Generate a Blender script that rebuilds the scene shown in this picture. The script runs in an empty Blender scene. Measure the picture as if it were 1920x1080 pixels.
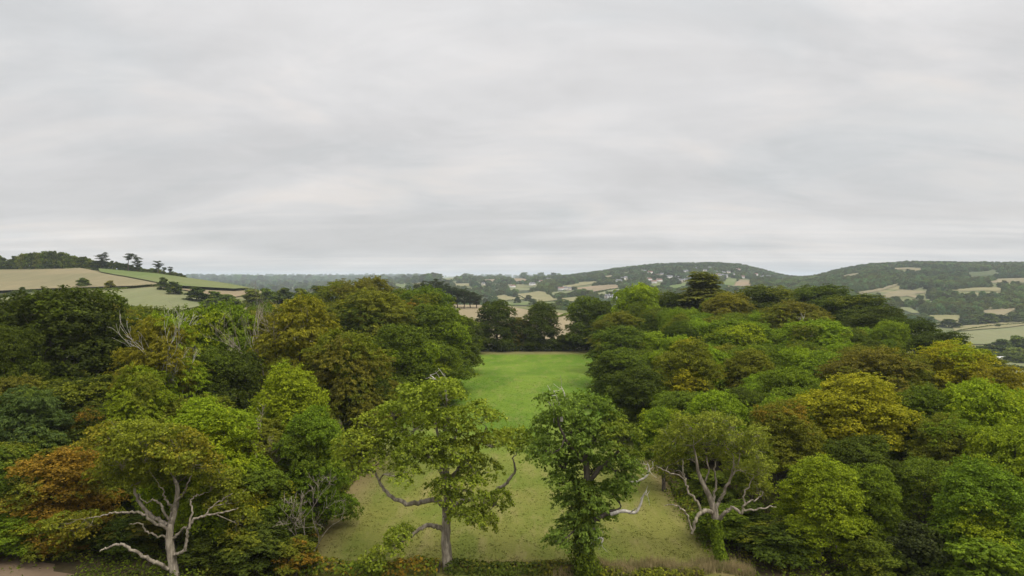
import bpy, math, random
import numpy as np

SC = bpy.context.scene
COL = SC.collection
RAD = math.radians

# ------------------------------------------------------------------ camera
CAM = np.array([0.0, 0.0, 26.5])
F = 1270.0                                   # focal length in pixels of a 1920-wide picture
PITCH = math.atan(18.0 / F)                  # looking down a touch
cd = bpy.data.cameras.new('camera')
cam = bpy.data.objects.new('camera', cd)
COL.objects.link(cam)
cam.location = CAM
cam.rotation_euler = (RAD(90) - PITCH, 0, 0)
cd.sensor_width = 36.0
cd.lens = 36.0 * F / 1920.0
cd.clip_start = 0.5
cd.clip_end = 60000
SC.camera = cam

# ------------------------------------------------------------------ sky, sun, exposure
SUN_EL, SUN_AZ = RAD(52), RAD(130)           # azimuth clockwise from +Y: behind the camera, to the right
w = bpy.data.worlds.new('World')
SC.world = w
w.use_nodes = True
nt = w.node_tree
nt.nodes.clear()


class NT:
    """tiny helper for node trees"""
    def __init__(s, tree):
        s.t = tree

    def n(s, typ, **kw):
        node = s.t.nodes.new(typ)
        for k, v in kw.items():
            if k == 'inp':
                for kk, vv in v.items():
                    s.set(node, kk, vv)
            else:
                setattr(node, k, v)
        return node

    def set(s, node, key, v):
        sock = node.inputs[key]
        if hasattr(v, 'links') or isinstance(v, bpy.types.NodeSocket):
            s.t.links.new(v, sock)
        else:
            sock.default_value = v

    def math(s, op, a, b=0.0, c=0.0, clamp=False):
        m = s.n('ShaderNodeMath', operation=op, use_clamp=clamp)
        s.set(m, 0, a)
        s.set(m, 1, b)
        if op in ('MULTIPLY_ADD', 'SMOOTH_MIN'):
            s.set(m, 2, c)
        return m.outputs[0]

    def mix(s, fac, a, b, blend='MIX'):
        m = s.n('ShaderNodeMix', data_type='RGBA', blend_type=blend)
        s.set(m, 0, fac)
        s.set(m, 6, a)
        s.set(m, 7, b)
        return m.outputs[2]

    def ramp(s, fac, lo, hi, a=0.0, b=1.0, smooth=True):
        m = s.n('ShaderNodeMapRange', interpolation_type='SMOOTHSTEP' if smooth else 'LINEAR')
        s.set(m, 0, fac)
        s.set(m, 1, lo)
        s.set(m, 2, hi)
        s.set(m, 3, a)
        s.set(m, 4, b)
        return m.outputs[0]

    def noise(s, vec, scale, detail=4, rough=0.5, dist=0.0):
        m = s.n('ShaderNodeTexNoise')
        m.inputs['Scale'].default_value = scale
        m.inputs['Detail'].default_value = detail
        m.inputs['Roughness'].default_value = rough
        m.inputs['Distortion'].default_value = dist
        if vec is not None:
            s.t.links.new(vec, m.inputs['Vector'])
        return m.outputs[0]

    def mapping(s, vec, scale=(1, 1, 1), loc=(0, 0, 0), rot=(0, 0, 0)):
        m = s.n('ShaderNodeMapping')
        s.t.links.new(vec, m.inputs[0])
        m.inputs['Scale'].default_value = scale
        m.inputs['Location'].default_value = loc
        m.inputs['Rotation'].default_value = rot
        return m.outputs[0]


N = NT(nt)
tc = N.n('ShaderNodeTexCoord')
sep = N.n('ShaderNodeSeparateXYZ')
nt.links.new(tc.outputs['Generated'], sep.inputs[0])
zc = N.math('MAXIMUM', sep.outputs[2], 0.0)


def plane(off):
    zz_ = N.math('ADD', zc, off)
    c_ = N.n('ShaderNodeCombineXYZ')
    nt.links.new(N.math('DIVIDE', sep.outputs[0], zz_), c_.inputs[0])
    nt.links.new(N.math('DIVIDE', sep.outputs[1], zz_), c_.inputs[1])
    return c_.outputs[0]


P, PL = plane(0.24), plane(0.05)
# overcast sheet: brighter overhead, soft mottled cloud, thin layers flattening towards the horizon
lum = N.math('MULTIPLY_ADD', zc, 0.10, 0.448)
z2 = N.math('MULTIPLY', zc, zc)
lum = N.math('MULTIPLY_ADD', N.math('MULTIPLY', z2, zc), 1.35, lum)
n1 = N.noise(N.mapping(P, (1.05, 1.25, 1), (3.1, 0.7, 0), (0, 0, RAD(38))), 1.0, 5, 0.50, 0.5)
n2 = N.noise(N.mapping(P, (1.0, 1.9, 1), (5.3, 1.2, 0), (0, 0, RAD(-38))), 1.0, 6, 0.56, 0.9)
n3 = N.noise(N.mapping(P, (3.0, 5.5, 1), (1.7, 8.2, 0), (0, 0, RAD(-24))), 1.0, 6, 0.62, 1.2)
n4 = N.noise(N.mapping(PL, (0.10, 0.42, 1), (2.2, 3.6, 0), (0, 0, RAD(6))), 1.0, 5, 0.55, 0.6)
c1 = N.ramp(n1, 0.28, 0.72, -0.055, 0.065)
c2 = N.ramp(n2, 0.35, 0.75, -0.06, 0.13)
c3 = N.ramp(n3, 0.25, 0.8, -0.028, 0.03)
low = N.ramp(zc, 0.13, 0.02, 0.0, 1.0)
c4 = N.math('MULTIPLY', N.ramp(n4, 0.36, 0.66, -0.04, 0.22), low)
mod = N.math('ADD', N.math('ADD', N.math('ADD', c1, c2), N.math('ADD', c3, c4)), 1.0)
lum = N.math('MULTIPLY', lum, mod)
warm = N.math('MAXIMUM', N.ramp(n2, 0.48, 0.75), N.math('MULTIPLY', N.ramp(n4, 0.42, 0.66), low))
blue = N.ramp(n1, 0.50, 0.30)
tint = N.mix(warm, (1.012, 0.998, 0.996, 1), (1.045, 0.985, 0.94, 1))
tint = N.mix(N.math('MULTIPLY', blue, 0.45), tint, (0.955, 1.0, 1.025, 1))
cloud = N.mix(1.0, tint, (1, 1, 1, 1), 'MULTIPLY')
vm = N.n('ShaderNodeVectorMath', operation='SCALE')
nt.links.new(cloud, vm.inputs[0])
nt.links.new(lum, vm.inputs['Scale'])
sky = N.n('ShaderNodeTexSky', sky_type='NISHITA', sun_disc=False)
sky.sun_elevation = SUN_EL
sky.sun_rotation = SUN_AZ
bg_sky = N.n('ShaderNodeBackground')
nt.links.new(sky.outputs[0], bg_sky.inputs[0])
bg_sky.inputs[1].default_value = 0.06
bg_cloud = N.n('ShaderNodeBackground')
nt.links.new(vm.outputs[0], bg_cloud.inputs[0])
bg_cloud.inputs[1].default_value = 1.0
mx = N.n('ShaderNodeMixShader')
mx.inputs[0].default_value = 0.95
nt.links.new(bg_sky.outputs[0], mx.inputs[1])
nt.links.new(bg_cloud.outputs[0], mx.inputs[2])
out = N.n('ShaderNodeOutputWorld')
nt.links.new(mx.outputs[0], out.inputs[0])

sd = bpy.data.lights.new('sun', 'SUN')
sd.energy = 1.5
sd.angle = RAD(24)
sd.color = (1.0, 0.955, 0.88)
sun = bpy.data.objects.new('sun', sd)
COL.objects.link(sun)
sun.location = (200, -200, 400)
sun.rotation_euler = (RAD(90) - SUN_EL, 0, RAD(180) - SUN_AZ)

SC.view_settings.view_transform = 'Standard'
SC.view_settings.look = 'None'
SC.view_settings.exposure = 0.56
SC.view_settings.gamma = 1.0
SC.view_settings.use_curve_mapping = False
SC.render.engine = 'CYCLES'
cy = SC.cycles
cy.max_bounces = 6
cy.diffuse_bounces = 3
cy.glossy_bounces = 1
cy.transmission_bounces = 3
cy.volume_bounces = 2
cy.transparent_max_bounces = 8
cy.use_adaptive_sampling = True
cy.adaptive_threshold = 0.01
cy.use_denoising = True
cy.sample_clamp_indirect = 4.0
cy.caustics_reflective = False
cy.caustics_refractive = False

# ------------------------------------------------------------------ pixels and places
cp, sp_ = math.cos(PITCH), math.sin(PITCH)


def ray(px, py):
    """direction (with y = 1) through a pixel of the 1920 x 1080 picture"""
    u, v = (px - 960.0) / F, (540.0 - py) / F
    y = cp + v * sp_
    z = -sp_ + v * cp
    return np.array([u / y, 1.0, z / y])


def at(px, py, Y):
    return CAM + ray(px, py) * Y


def to_px(p):
    d = np.asarray(p, float) - CAM
    yc = d[..., 1] * cp - d[..., 2] * sp_
    zc_ = d[..., 1] * sp_ + d[..., 2] * cp
    return 960 + F * d[..., 0] / yc, 540 - F * zc_ / yc


def zpx(y, d):
    return 26.5 + (522.0 - y) / F * d


# ------------------------------------------------------------------ terrain heights
TPX = np.array([-300, 0, 150, 300, 400, 500, 650, 800, 950, 1050, 1150, 1250, 1400, 1500, 1600, 1700, 1800, 1920, 2300], float)
TD = np.array([260, 360, 480, 620, 800, 1000, 1250, 1500, 1800, 2150, 2500, 3000, 4000, 5500, 7000, 9000, 12500], float)
TZ = np.array([
    [4, 4, 3, 2, 0, 0, 0, 0, 0, 0, 2, 4, 5, 3, -5, -13, -22, -30, -40],
    [9, 9, 10, 8.6, 4.4, 3, 1, 1, 1, 0, 0, -4, -12, -16, -22, -28, -32, -36.5, -40],
    [16, 16, 19.5, 22, 16, 13, 4, 8, 8, 4.6, 0, -10, -18, -22, -28, -34, -37, -39, -41],
    [33, 33.8, 37, 31, 24.5, 17, -5, 3, 0, -5, -8, -14, -20, -26, -32, -38, -41, -41, -41],
    [30, 30, 32, 22, 4, -8, -20, -18, -16, -15, -16, -18, -24, -28, -34, -38, -40, -40, -40],
    [20, 20, 18, 8, -8, -18, -25, -22, -20, -18, -18, -16, -20, -24, -28, -30, -29, -27, -27],
    [0, 0, -5, -10, -20, -24, -30, -20, -17, -14, -11, -8, -6, -8, -8, -6, -4, -3, -3],
    [-20, -20, -20, -22, -25, -28, -30, -14, -13, -9, -5, -2, 2, 8, 19, 23, 25, 25, 25],
    [-20, -20, -22, -25, -26, -28, -28, -2, -2, 7, 14, 18, 19, 10, 44, 52, 53, 52, 52],
    [-20, -20, -22, -24, -24, -26, -25, 12, 9, 19, 38, 48, 44, 10, 64, 74, 72, 70, 68],
    [-18, -18, -20, -20, -20, -22, -22, 22, 19, 24, 58, 84, 78, 8, 58, 68, 66, 64, 64],
    [-14, -14, -15, -16, -16, -16, -16, 27, 25, 18, 44, 70, 62, 6, 44, 52, 50, 50, 50],
    [-5, -5, -5, -5, -5, -6, -6, 10, 8, 8, 20, 30, 25, 15, 30, 35, 35, 35, 35],
    [13, 13, 13, 13, 13, 11, 9, 10, 6, 8, 10, 12, 12, 10, 15, 18, 18, 18, 18],
    [4, 4, 4, 4, 4, 2, 6, 6, 5, 5, 6, 8, 8, 8, 8, 8, 8, 8, 8],
    [48, 48, 48, 50, 50, 46, 43, 46, 44, 42, 42, 42, 42, 42, 42, 42, 42, 42, 42],
    [46, 46, 46, 46, 46, 46, 46, 46, 46, 46, 46, 46, 46, 46, 46, 46, 46, 46, 46],
], float)
NU, NV = 420, 320
GU = np.linspace(-300, 2300, NU)
GV = np.linspace(math.log(260), math.log(12500), NV)


def _fine():
    rows = np.array([np.interp(GU, TPX, r) for r in TZ])
    g = np.array([np.interp(GV, np.log(TD), rows[:, i]) for i in range(NU)]).T

    def blur(a, s, axis):
        k = np.arange(-3 * s, 3 * s + 1)
        kern = np.exp(-0.5 * (k / s) ** 2)
        kern /= kern.sum()
        pad = [(0, 0), (0, 0)]
        pad[axis] = (3 * s, 3 * s)
        b = np.pad(a, pad, mode='edge')
        return np.apply_along_axis(lambda m: np.convolve(m, kern, 'valid'), axis, b)
    return blur(blur(g, 5, 1), 4, 0)


FINE = _fine()


def wav(x, y, s, k):
    """cheap smooth undulation in about -1..1"""
    return (np.sin(x / s * 1.3 + k) * np.cos(y / s * 1.1 - 2 * k) + 0.6 * np.sin((x + 1.7 * y) / s * 2.1 + 3 * k)
            + 0.5 * np.cos((1.9 * x - y) / s * 2.7 - k)) / 2.1


def near_h(x, y):
    """the hill top we stand over: level meadow, higher ground in the right wood, a brow falling away beyond it"""
    ys = np.clip(y, -200, 400)
    rise = 6.0 * np.clip((x - 26) / 45.0, 0, 1) * np.clip((ys - 90) / 140.0, 0, 1)
    low = -3.0 * np.clip((x - 24) / 30.0, 0, 1) * np.clip((130 - ys) / 70.0, 0, 1)
    xe = 62 + 0.20 * np.clip(ys, 40, 260)
    fall = -0.34 * np.clip(x - xe, 0, 200)
    left = 2.0 * np.clip((-x - 24) / 40.0, 0, 1)
    return rise + low + fall + left


def height(x, y):
    x = np.asarray(x, float)
    y = np.asarray(y, float)
    r = np.hypot(x, y)
    th = np.arctan2(x, y)
    thc = np.clip(th, -0.78, 0.815)
    D = r * np.cos(thc)
    u = np.clip((960 + F * np.tan(thc) + 300) / 2600.0 * (NU - 1), 0, NU - 1.001)
    v = np.clip((np.log(np.maximum(D, 1.0)) - GV[0]) / (GV[-1] - GV[0]) * (NV - 1), 0, NV - 1.001)
    i, j = u.astype(int), v.astype(int)
    fu, fv = u - i, v - j
    z = (FINE[j, i] * (1 - fu) + FINE[j, i + 1] * fu) * (1 - fv) + (FINE[j + 1, i] * (1 - fu) + FINE[j + 1, i + 1] * fu) * fv
    z = z + np.clip((D - 300) / 900, 0, 1) * (2.2 * wav(x, y, 95, 0.4) + 3.0 * wav(x, y, 260, 1.9)) \
        + np.clip((D - 3500) / 3000, 0, 1) * 9.0 * wav(x, y, 700, 2.2)
    t = np.clip((D - 215) / 85.0, 0, 1)
    t = t * t * (3 - 2 * t)
    zn = near_h(np.clip(x, -300, 400), y)
    zz_ = zn * (1 - t) + z * t
    back = np.clip((-np.cos(th) + 0.2) / 0.6, 0, 1)
    return zz_ * (1 - back) - 8.0 * back * np.clip(r / 300, 0, 1)


def hgt(x, y):
    return float(height(np.array([x]), np.array([y]))[0])


HD = np.exp(np.linspace(math.log(262), math.log(12300), 1400))


def hit(px, py, start=262.0):
    """where the ray through a pixel meets the ground, beyond a distance"""
    d = ray(px, py)
    ds = HD[HD >= start]
    pts = CAM[None] + d[None] * ds[:, None]
    below = pts[:, 2] < height(pts[:, 0], pts[:, 1])
    k = int(np.argmax(below)) if below.any() else len(ds) - 1
    p = pts[k]
    return np.array([p[0], p[1], hgt(p[0], p[1])])


# ------------------------------------------------------------------ mesh helpers
def mesh_np(name, V, faces, nper, mats=(), attrs=None, smooth=False):
    """V (n,3); faces flat index array with nper corners for each face (int or array)"""
    me = bpy.data.meshes.new(name)
    V = np.asarray(V, np.float32)
    faces = np.asarray(faces, np.int32).ravel()
    if np.isscalar(nper):
        nf = len(faces) // nper
        starts = np.arange(nf, dtype=np.int32) * nper
    else:
        nper = np.asarray(nper, np.int32)
        nf = len(nper)
        starts = np.concatenate([[0], np.cumsum(nper)[:-1]]).astype(np.int32)
    me.vertices.add(len(V))
    me.vertices.foreach_set('co', V.ravel())
    me.loops.add(len(faces))
    me.loops.foreach_set('vertex_index', faces)
    me.polygons.add(nf)
    me.polygons.foreach_set('loop_start', starts)
    if smooth:
        me.polygons.foreach_set('use_smooth', np.ones(nf, bool))
    for k, a in (attrs or {}).items():
        at_ = me.attributes.new(k, 'FLOAT', 'FACE')
        at_.data.foreach_set('value', np.asarray(a, np.float32))
    for m in mats:
        me.materials.append(m)
    me.update(calc_edges=True)
    return me


def link(name, data, parent=None, loc=(0, 0, 0), rot=(0, 0, 0), scale=(1, 1, 1), color=None):
    o = bpy.data.objects.new(name, data)
    COL.objects.link(o)
    o.location = loc
    o.rotation_euler = rot
    o.scale = scale
    if parent is not None:
        o.parent = parent
    if color is not None:
        o.color = (*color, 1)
    return o


def tag(o, label=None, cat=None, group=None, kind=None):
    if label:
        o['label'] = label
    if cat:
        o['category'] = cat
    if group:
        o['group'] = group
    if kind:
        o['kind'] = kind
    return o


class Geo:
    """collects polygons of any size"""
    def __init__(s):
        s.v, s.f, s.n, s.c = [], [], [], 0

    def add(s, V, faces):
        V = np.asarray(V, float)
        s.v.append(V)
        for f in faces:
            s.f.append(np.asarray(f) + s.c)
            s.n.append(len(f))
        s.c += len(V)

    def quads(s, V, Q):
        V = np.asarray(V, float)
        Q = np.asarray(Q)
        s.v.append(V)
        s.f.append((Q + s.c).ravel())
        s.n.extend([4] * len(Q))
        s.c += len(V)

    def box(s, x0, x1, y0, y1, z0, z1):
        V = [(x, y, z) for z in (z0, z1) for y in (y0, y1) for x in (x0, x1)]
        s.add(V, [(0, 2, 3, 1), (4, 5, 7, 6), (0, 1, 5, 4), (2, 6, 7, 3), (0, 4, 6, 2), (1, 3, 7, 5)])

    def tube(s, pts, rad, sides=6, rng=None, knob=0.0):
        pts = np.asarray(pts, float)
        rad = np.asarray(rad, float)
        n = len(pts)
        tan = np.gradient(pts, axis=0)
        tan /= np.linalg.norm(tan, axis=1)[:, None] + 1e-9
        a = np.array([0, 0, 1.0]) if abs(tan[0][2]) < 0.9 else np.array([1.0, 0, 0])
        u = np.cross(tan[0], a)
        u /= np.linalg.norm(u)
        ring = []
        ang = np.linspace(0, 2 * np.pi, sides, endpoint=False)
        for i in range(n):
            u = u - tan[i] * np.dot(u, tan[i])
            u /= np.linalg.norm(u) + 1e-9
            b = np.cross(tan[i], u)
            r = rad[i] * np.ones(sides)
            if rng is not None and knob:
                r = r * (1 + knob * rng.uniform(-1, 1, sides))
            ring.append(pts[i] + np.outer(np.cos(ang) * r, u) + np.outer(np.sin(ang) * r, b))
        V = np.concatenate(ring)
        k = np.arange(sides)
        Q = []
        for i in range(n - 1):
            Q.append(np.stack([i * sides + k, i * sides + (k + 1) % sides, (i + 1) * sides + (k + 1) % sides, (i + 1) * sides + k], 1))
        s.quads(V, np.concatenate(Q))

    def mesh(s, name, mats, smooth=True):
        return mesh_np(name, np.concatenate(s.v), np.concatenate(s.f), np.array(s.n), mats, smooth=smooth)


def unit(a):
    return a / (np.linalg.norm(a, axis=-1, keepdims=True) + 1e-9)


def rand_unit(rng, n):
    return unit(rng.normal(size=(n, 3)))


def spline(pts, m=4):
    """Catmull-Rom through points (rows may carry a radius column)"""
    p = np.asarray(pts, float)
    if len(p) < 3:
        t = np.linspace(0, 1, m + 1)[:, None]
        return p[0] * (1 - t) + p[-1] * t
    q = np.vstack([2 * p[0] - p[1], p, 2 * p[-1] - p[-2]])
    o = []
    for i in range(1, len(q) - 2):
        for t in np.linspace(0, 1, m, endpoint=False):
            a, b, c, d = q[i - 1], q[i], q[i + 1], q[i + 2]
            o.append(0.5 * ((2 * b) + (c - a) * t + (2 * a - 5 * b + 4 * c - d) * t * t + (3 * b - a - 3 * c + d) * t ** 3))
    o.append(p[-1])
    return np.array(o)


def leaf_arrays(rng, C, Nn, L, W, droop=0.15, fold=0.12, tdir=None):
    """one bent four-cornered leaf spray at each centre"""
    n = len(C)
    Nn = unit(Nn)
    t = rand_unit(rng, n)
    if tdir is not None:
        t = t * 0.55 + tdir
    t = unit(t - Nn * np.sum(t * Nn, 1)[:, None])
    b = np.cross(Nn, t)
    L = (L * rng.uniform(0.7, 1.3, n))[:, None]
    W = (W * rng.uniform(0.7, 1.3, n))[:, None]
    V = np.empty((n, 4, 3))
    V[:, 0] = C - t * L * 0.5
    V[:, 1] = C - b * W * 0.5 + Nn * W * fold + t * L * rng.uniform(-0.1, 0.1, (n, 1))
    V[:, 2] = C + t * L * 0.5 - Nn * L * droop
    V[:, 3] = C + b * W * 0.5 + Nn * W * fold + t * L * rng.uniform(-0.1, 0.1, (n, 1))
    return V


class Leaves:
    def __init__(s):
        s.V, s.t, s.a = [], [], []

    def add(s, V, tint, aut):
        s.V.append(V)
        s.t.append(tint)
        s.a.append(aut)

    def mesh(s, name, mat):
        V = np.concatenate(s.V)
        n = len(V)
        return mesh_np(name, V.reshape(-1, 3), np.arange(4 * n), 4, (mat,), {'tint': np.concatenate(s.t), 'aut': np.concatenate(s.a)})


# ------------------------------------------------------------------ materials
def new_mat(name):
    m = bpy.data.materials.new(name)
    m.use_nodes = True
    m.node_tree.nodes.clear()
    return m, NT(m.node_tree)


def finish(m, n, shader, disp=None):
    o = n.n('ShaderNodeOutputMaterial')
    m.node_tree.links.new(shader, o.inputs[0])
    return m


def principled(n, color, rough=0.8, spec=0.25, normal=None):
    p = n.n('ShaderNodeBsdfPrincipled')
    n.set(p, 'Base Color', color)
    n.set(p, 'Roughness', rough)
    n.set(p, 'Specular IOR Level', spec)
    if normal is not None:
        n.set(p, 'Normal', normal)
    return p.outputs[0]


def bump(n, h, strength=0.5, dist=0.1):
    b = n.n('ShaderNodeBump')
    n.set(b, 'Height', h)
    n.set(b, 'Strength', strength)
    n.set(b, 'Distance', dist)
    return b.outputs[0]


def foliage_mat(name, trans=0.36, rnd=0.0):
    """leaf colour comes from the object; each spray is tinted, some sprays turn to the tree's autumn colour"""
    m, n = new_mat(name)
    oi = n.n('ShaderNodeObjectInfo')
    t = n.n('ShaderNodeAttribute', attribute_name='tint').outputs['Fac']
    a = n.n('ShaderNodeAttribute', attribute_name='aut').outputs['Fac']
    acc = n.n('ShaderNodeAttribute', attribute_type='OBJECT', attribute_name='accent').outputs['Color']
    amt = n.n('ShaderNodeAttribute', attribute_type='OBJECT', attribute_name='accent_amount').outputs['Fac']
    col = oi.outputs['Color']
    f = n.ramp(a, n.math('SUBTRACT', 1.05, amt), n.math('SUBTRACT', 1.40, amt))
    col = n.mix(f, col, acc)
    val = n.math('MULTIPLY_ADD', t, 1.15, 0.44)
    if rnd:
        val = n.math('MULTIPLY', val, n.math('MULTIPLY_ADD', oi.outputs['Random'], rnd, 1 - rnd * 0.5))
        hue = n.mix(n.noise(None, 1.0, 0) if False else oi.outputs['Random'], (1.25, 1.0, 0.8, 1), (0.8, 1.0, 1.25, 1))
        col = n.mix(1.0, col, hue, 'MULTIPLY')
    if rnd:
        gp = n.n('ShaderNodeNewGeometry').outputs['Position']
        big = n.noise(gp, 0.009, 4, 0.6)
        val = n.math('MULTIPLY', val, n.ramp(big, 0.35, 0.68, 0.72, 1.45))
        col = n.mix(n.ramp(n.noise(gp, 0.004, 3, 0.6), 0.42, 0.62), col, n.mix(1.0, col, (1.18, 1.12, 0.72, 1), 'MULTIPLY'))
    warmc = n.mix(t, (0.95, 1.0, 1.04, 1), (1.12, 1.03, 0.82, 1))
    col = n.mix(1.0, col, warmc, 'MULTIPLY')
    hs = n.n('ShaderNodeHueSaturation')
    n.set(hs, 'Value', val)
    n.set(hs, 'Color', col)
    col = hs.outputs[0]
    p = principled(n, col, 0.7, 0.04)
    tr = n.n('ShaderNodeBsdfTranslucent')
    n.set(tr, 0, n.mix(1.0, col, (1.15, 1.25, 0.6, 1), 'MULTIPLY'))
    ms = n.n('ShaderNodeMixShader')
    n.set(ms, 0, trans)
    n.set(ms, 1, p)
    n.set(ms, 2, tr.outputs[0])
    return finish(m, n, ms.outputs[0])


def bark_mat(name, ca, cb, cm=(0.10, 0.11, 0.04), moss=0.35):
    m, n = new_mat(name)
    g = n.n('ShaderNodeTexCoord').outputs['Object']
    a = n.noise(n.mapping(g, (2.2, 2.2, 0.5)), 1.6, 5, 0.65, 0.4)
    b = n.noise(g, 0.55, 3, 0.6)
    col = n.mix(n.ramp(a, 0.35, 0.68), (*ca, 1), (*cb, 1))
    col = n.mix(n.math('MULTIPLY', n.ramp(b, 0.50, 0.70), moss), col, (*cm, 1))
    return finish(m, n, principled(n, col, 0.9, 0.15, bump(n, a, 0.7, 0.08)))


def plain_mat(name, c, c2=None, scale=1.0, rough=0.85, spec=0.2):
    m, n = new_mat(name)
    g = n.n('ShaderNodeTexCoord').outputs['Object']
    a = n.noise(g, scale, 4, 0.6)
    col = n.mix(n.ramp(a, 0.35, 0.65), (*c, 1), (*(c2 or c), 1))
    return finish(m, n, principled(n, col, rough, spec))


def ground_mat():
    m, n = new_mat('ground')
    g = n.n('ShaderNodeNewGeometry').outputs['Position']
    big = n.noise(g, 0.0045, 5, 0.6)
    mid = n.noise(g, 0.03, 4, 0.6)
    fine = n.noise(g, 0.9, 4, 0.7)
    d = n.n('ShaderNodeVectorMath', operation='LENGTH')
    m.node_tree.links.new(g, d.inputs[0])
    far = n.ramp(d.outputs['Value'], 230, 330)
    # leaf litter and rough grass under the near woods
    litter = n.mix(n.ramp(fine, 0.35, 0.7), (0.045, 0.035, 0.018, 1), (0.085, 0.065, 0.032, 1))
    litter = n.mix(n.ramp(mid, 0.45, 0.62), litter, (0.045, 0.055, 0.015, 1))
    past = n.mix(n.ramp(big, 0.40, 0.60), (0.13, 0.135, 0.055, 1), (0.21, 0.175, 0.085, 1))
    past = n.mix(n.ramp(mid, 0.40, 0.66), past, (0.10, 0.115, 0.045, 1))
    past = n.mix(n.ramp(n.noise(g, 0.0011, 4, 0.65), 0.47, 0.56), past, (0.035, 0.05, 0.022, 1))
    col = n.mix(far, litter, past)
    return finish(m, n, principled(n, col, 0.95, 0.1, bump(n, fine, 0.6, 0.15)))


def meadow_mat():
    m, n = new_mat('meadow_grass')
    g = n.n('ShaderNodeNewGeometry').outputs['Position']
    s = n.n('ShaderNodeSeparateXYZ')
    m.node_tree.links.new(g, s.inputs[0])
    patch = n.noise(n.mapping(g, (1, 0.55, 0)), 0.085, 5, 0.62, 0.5)
    soft = n.noise(n.mapping(g, (1, 0.6, 0)), 0.028, 3, 0.5)
    drift = n.noise(n.mapping(g, (1.4, 0.35, 0)), 0.35, 4, 0.65)
    fine = n.noise(n.mapping(g, (1, 1, 0.4)), 3.2, 4, 0.75)
    yy = n.math('ADD', s.outputs[1], n.math('MULTIPLY_ADD', soft, 46.0, -23.0))
    lush = n.ramp(yy, 82, 132)
    green = n.mix(n.ramp(patch, 0.36, 0.64), (0.078, 0.142, 0.009, 1), (0.126, 0.188, 0.018, 1))
    olive = n.mix(n.ramp(patch, 0.36, 0.62), (0.106, 0.134, 0.018, 1), (0.156, 0.155, 0.034, 1))
    col = n.mix(lush, olive, green)
    # mown, drier streaks and the far headland
    dry = n.math('MULTIPLY', n.ramp(drift, 0.47, 0.74), n.math('MULTIPLY_ADD', lush, -0.28, 0.58))
    col = n.mix(dry, col, (0.225, 0.185, 0.075, 1))
    head = n.ramp(s.outputs[1], 231, 241)
    col = n.mix(n.math('MULTIPLY', head, 0.8), col, (0.19, 0.155, 0.07, 1))
    # worn margins along both wood edges
    edge_l = n.ramp(n.math('ADD', s.outputs[0], n.math('MULTIPLY', patch, 5.0)), -13.0, -19.0)
    edge_r = n.ramp(n.math('SUBTRACT', s.outputs[0], n.math('MULTIPLY', patch, 6.0)), 13.5, 18.0)
    nearer = n.ramp(s.outputs[1], 120, 85)
    wear = n.math('MULTIPLY', n.math('MAXIMUM', edge_l, edge_r), n.math('MULTIPLY', nearer, 0.9))
    col = n.mix(wear, col, (0.205, 0.150, 0.075, 1))
    # thin trodden line up the middle
    lx = n.math('SUBTRACT', s.outputs[0], n.math('MULTIPLY_ADD', soft, 6.0, -1.0))
    tr = n.ramp(n.math('ABSOLUTE', lx), 0.9, 0.25)
    col = n.mix(n.math('MULTIPLY', tr, n.math('MULTIPLY', n.ramp(drift, 0.40, 0.7), 0.12)), col, (0.20, 0.18, 0.06, 1))
    hs = n.n('ShaderNodeHueSaturation')
    n.set(hs, 'Value', n.math('MULTIPLY_ADD', fine, 0.9, 0.55))
    n.set(hs, 'Color', col)
    return finish(m, n, principled(n, hs.outputs[0], 0.9, 0.1, bump(n, n.math('ADD', fine, drift), 0.8, 0.18)))


def crop_mat(name, c, c2, rot=0.3):
    m, n = new_mat(name)
    g = n.n('ShaderNodeNewGeometry').outputs['Position']
    a = n.noise(g, 0.012, 5, 0.6)
    st = n.noise(n.mapping(g, (1, 0.08, 0), (0, 0, 0), (0, 0, rot)), 0.16, 4, 0.6)
    f = n.noise(g, 0.35, 4, 0.7)
    col = n.mix(n.ramp(a, 0.35, 0.65), (*c, 1), (*c2, 1))
    hs = n.n('ShaderNodeHueSaturation')
    n.set(hs, 'Value', n.math('ADD', n.math('MULTIPLY', st, 0.45), n.math('MULTIPLY_ADD', f, 0.4, 0.58)))
    n.set(hs, 'Color', col)
    return finish(m, n, principled(n, hs.outputs[0], 0.95, 0.08))


FOL = foliage_mat('foliage')
FOLFAR = foliage_mat('foliage_far', 0.2, 0.75)
BARK = bark_mat('bark_dark', (0.055, 0.045, 0.033), (0.13, 0.11, 0.085))
PALE = bark_mat('bark_pale', (0.15, 0.125, 0.092), (0.40, 0.345, 0.265), (0.12, 0.12, 0.05), 0.5)
DEAD = bark_mat('bark_dead', (0.38, 0.35, 0.30), (0.58, 0.54, 0.48), (0.2, 0.19, 0.12), 0.1)
PINEBARK = bark_mat('bark_pine', (0.06, 0.042, 0.032), (0.14, 0.095, 0.07))
MEADOW = meadow_mat()
GROUND = ground_mat()
CROP = {
    'tan': crop_mat('crop_tan', (0.205, 0.170, 0.095), (0.16, 0.145, 0.078)),
    'gold': crop_mat('crop_gold', (0.24, 0.195, 0.115), (0.20, 0.168, 0.098)),
    'pale': crop_mat('crop_pale', (0.140, 0.155, 0.070), (0.165, 0.165, 0.080)),
    'green': crop_mat('crop_green', (0.100, 0.132, 0.038), (0.135, 0.148, 0.056)),
    'olive': crop_mat('crop_olive', (0.175, 0.165, 0.075), (0.205, 0.180, 0.090)),
    'rose': crop_mat('crop_rose', (0.235, 0.170, 0.105), (0.19, 0.152, 0.088)),
    'heath': crop_mat('crop_heath', (0.062, 0.080, 0.032), (0.085, 0.095, 0.042)),
}
SOIL = crop_mat('soil', (0.150, 0.105, 0.068), (0.19, 0.145, 0.095))

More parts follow.
